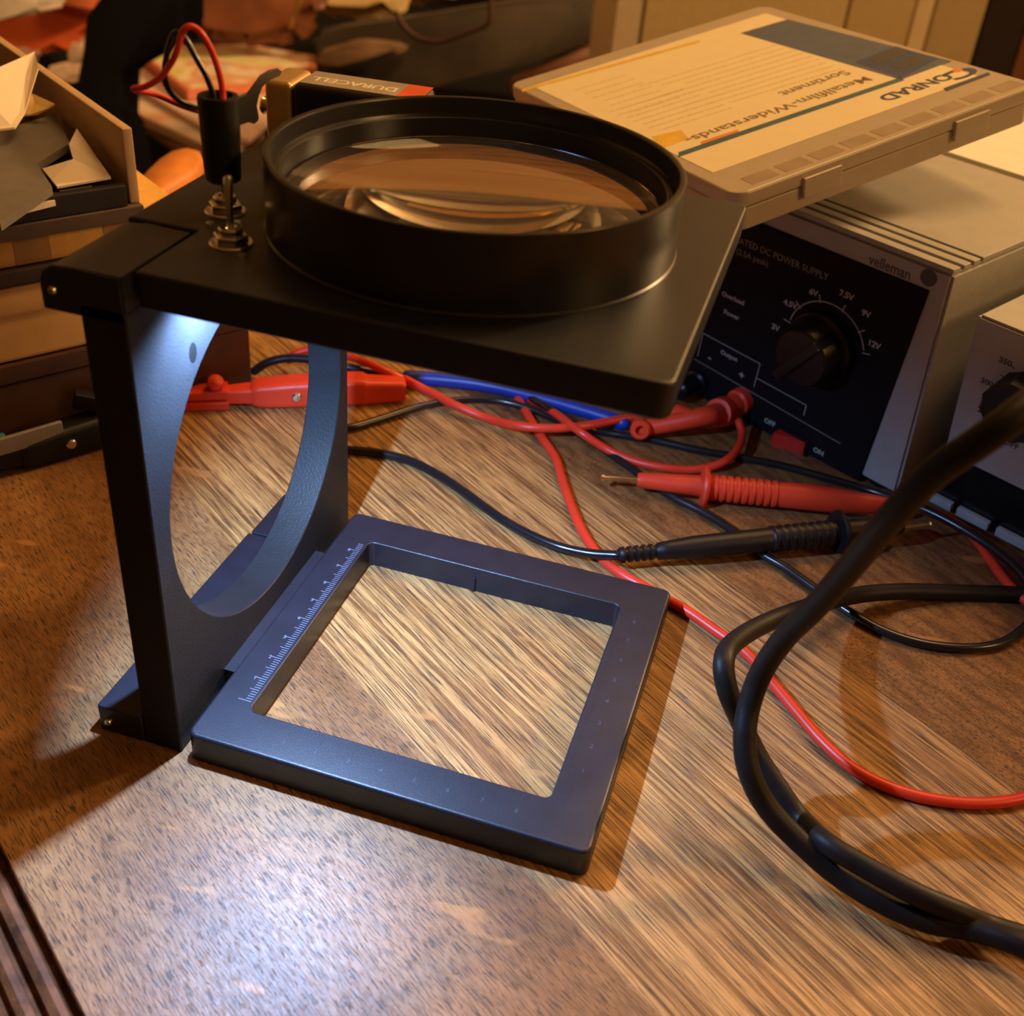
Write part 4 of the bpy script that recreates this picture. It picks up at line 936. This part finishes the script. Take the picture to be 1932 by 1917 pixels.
blob('red_scarf', [(80, -40), (190, -40), (182, 30), (120, 20), (80, 2)], 2.15, 0.1, mat('rust_cloth', (0.40, 0.09, 0.03), rough=0.8, var=0.4, scale=20), 'rust brown scarf above the orange-red cloth', 'scarf', 0.01)
blob('newspaper', [(-60, -40), (64, -30), (76, 14), (64, 26), (0, 38), (-60, 50)], 2.0, 0.06, mat('newsprint', (0.55, 0.48, 0.42), rough=0.8, var=0.15, scale=30), 'folded newspaper at the top left on the orange-red cloth', 'newspaper', 0.006)
blob('white_ball', [(118, 92), (132, 76), (156, 74), (166, 90), (160, 118), (140, 132), (120, 122)], 1.95, 0.05, mat('white_wool', (0.66, 0.50, 0.42), rough=0.9), 'small white bundle beside the black coat', 'bundle', 0.008)
blob('white_cloth', [(72, 128), (100, 122), (124, 138), (136, 150), (120, 165), (90, 160), (74, 150)], 1.85, 0.05, mat('white_wool', (0.66, 0.50, 0.42), rough=0.9), 'white crumpled cloth behind the cardboard box wall', 'cloth', 0.006)
blob('grey_cloth', [(-40, 100), (20, 96), (40, 118), (0, 140), (-40, 150)], 1.80, 0.05, mat('grey_red_cloth', (0.30, 0.17, 0.15), rough=0.9, var=0.3, scale=30), 'greyish cloth between the white sheet and the orange-red cloth', 'cloth', 0.006)

# ------------------------------------------------------------------ cabinet and binders behind
cabn = thing('cabinet', 'cream cabinet with a pale left edge behind the assortment box', 'cabinet', loc=WD(1300, 40, 1.75))
CR = mat('cream_lacquer', (0.80, 0.66, 0.38), rough=0.5, var=0.05); CRL = mat('pale_lacquer', (0.92, 0.80, 0.60), rough=0.5, var=0.04)
cx0 = WD(1152, 110, 1.62); hd = V((0.9524, 0.2947, 0)).normalized(); hb = V((-hd.y, hd.x, 0))
CF = Matrix.Identity(4)
for i in range(3): CF[i][0] = hd[i]; CF[i][1] = hb[i]; CF[i][2] = (0, 0, 1)[i]; CF[i][3] = (cx0.x, cx0.y, 0)[i]
def cbx(name, x0, x1, y0, y1, z0, z1, m, par): 
    bm = bmesh.new(); add_box(bm, x0, x1, y0, y1, z0, z1, CF, bev=0.003); return finish(name, bm, m, par)
cbx('carcass', 0.0, 0.30, 0.004, 0.35, -0.74, 0.25, CR, cabn)
cbx('side_stile', -0.001, 0.034, -0.003, 0.35, -0.74, 0.25, CRL, cabn)
cbx('cabinet_door', 0.036, 0.296, -0.008, 0.004, -0.735, 0.24, CR, cabn)
cbx('door_gap', 0.08, 0.27, -0.0095, -0.0079, -0.085, -0.062, mat('dark_gap', (0.03, 0.018, 0.01), rough=0.8), cabn)
STR = [((0.70, 0.56, 0.32), 0.302, 0.385, 'wide tan binder beside the cream cabinet'), ((0.90, 0.76, 0.50), 0.387, 0.410, 'narrow pale binder between two tan ones'), ((0.60, 0.48, 0.27), 0.412, 0.478, 'tan binder left of the black one'),
       ((0.020, 0.013, 0.015), 0.480, 0.535, 'black binder in the row behind the assortment box'), ((0.22, 0.085, 0.03), 0.537, 0.556, 'thin red-brown binder right of the black one'), ((0.62, 0.50, 0.27), 0.558, 0.635, 'olive tan binder right of the red-brown one'),
       ((0.70, 0.57, 0.33), 0.638, 0.780, 'broad beige binder at the right end of the row')]
shelf = thing('shelf_board', 'low brown shelf carrying the row of binders', 'shelf', loc=CF @ V((0.55, 0.15, -0.74)))
cbx('board', 0.301, 0.80, -0.01, 0.32, -0.36, -0.33, BRW, shelf)
for x in (0.301, 0.785): cbx('side_panel', x, x + 0.015, -0.01, 0.32, -0.74, -0.36, BRW, shelf)
for i, (c, x0, x1, lb) in enumerate(STR):
    t = thing('file_binder', lb, 'binder', loc=CF @ V(((x0 + x1) / 2, 0.15, -0.33)), group='binders on the shelf')
    cbx('binder_cover', x0, x1, 0.0, 0.28, -0.3295, 0.02, mat('binder_%d' % i, c, rough=0.6, var=0.08, scale=20), t)
    cbx('spine_label', x0 + (x1 - x0) * 0.25, x1 - (x1 - x0) * 0.25, -0.001, 0.0005, -0.20, -0.12, CRL, t)

# ------------------------------------------------------------------ room
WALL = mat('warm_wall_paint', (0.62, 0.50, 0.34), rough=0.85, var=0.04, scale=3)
def room(name, x0, x1, y0, y1, z0, z1, m):
    bm = bmesh.new(); add_box(bm, x0, x1, y0, y1, z0, z1); me = bpy.data.meshes.new(name); bmesh.ops.recalc_face_normals(bm, faces=bm.faces); bm.to_mesh(me); bm.free(); me.materials.append(m)
    o = bpy.data.objects.new(name, me); COL.objects.link(o); MW[o] = Matrix.Identity(4); return struct(o)
room('floor', -3.2, 2.6, -2.0, 3.6, -0.80, -0.74, mat('dark_parquet', (0.12, 0.055, 0.025), rough=0.5, var=0.3, scale=8))
room('wall_back', -3.2, 2.6, 3.6, 3.7, -0.80, 1.9, WALL)
room('wall_right', 2.6, 2.7, -2.0, 3.7, -0.80, 1.9, WALL)
room('wall_left', -3.3, -3.2, -2.0, 3.7, -0.80, 1.9, WALL)
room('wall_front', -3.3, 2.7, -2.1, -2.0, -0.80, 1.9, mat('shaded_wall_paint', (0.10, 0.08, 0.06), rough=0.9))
room('ceiling', -3.3, 2.7, -2.1, 3.7, 1.9, 2.0, WALL)

# ------------------------------------------------------------------ light
def area(name, loc, target, size, power, col):
    l = bpy.data.lights.new(name, 'AREA'); l.shape = 'DISK'; l.size = size; l.energy = power; l.color = col
    o = bpy.data.objects.new(name, l); COL.objects.link(o); o.location = loc
    o.rotation_euler = (V(target) - V(loc)).to_track_quat('-Z', 'Y').to_euler(); return o
area('ceiling_lamp', (0.35, 0.95, 1.85), (0.0, 0.6, 0.0), 0.9, 27, (1.0, 0.565, 0.20))
area('standing_lamp', (2.1, -0.1, 1.25), (0.0, 0.3, 0.0), 0.6, 13, (1.0, 0.565, 0.20))
area('background_fill', (2.1, 2.7, 1.66), (-0.9, 1.8, -0.3), 0.4, 120, (1.0, 0.60, 0.25))  # added fill light for the sofa and background, no real lamp there
w = bpy.data.worlds.new('world'); SC.world = w; w.use_nodes = True
w.node_tree.nodes['Background'].inputs['Color'].default_value = (1.0, 0.62, 0.34, 1); w.node_tree.nodes['Background'].inputs['Strength'].default_value = 0.05
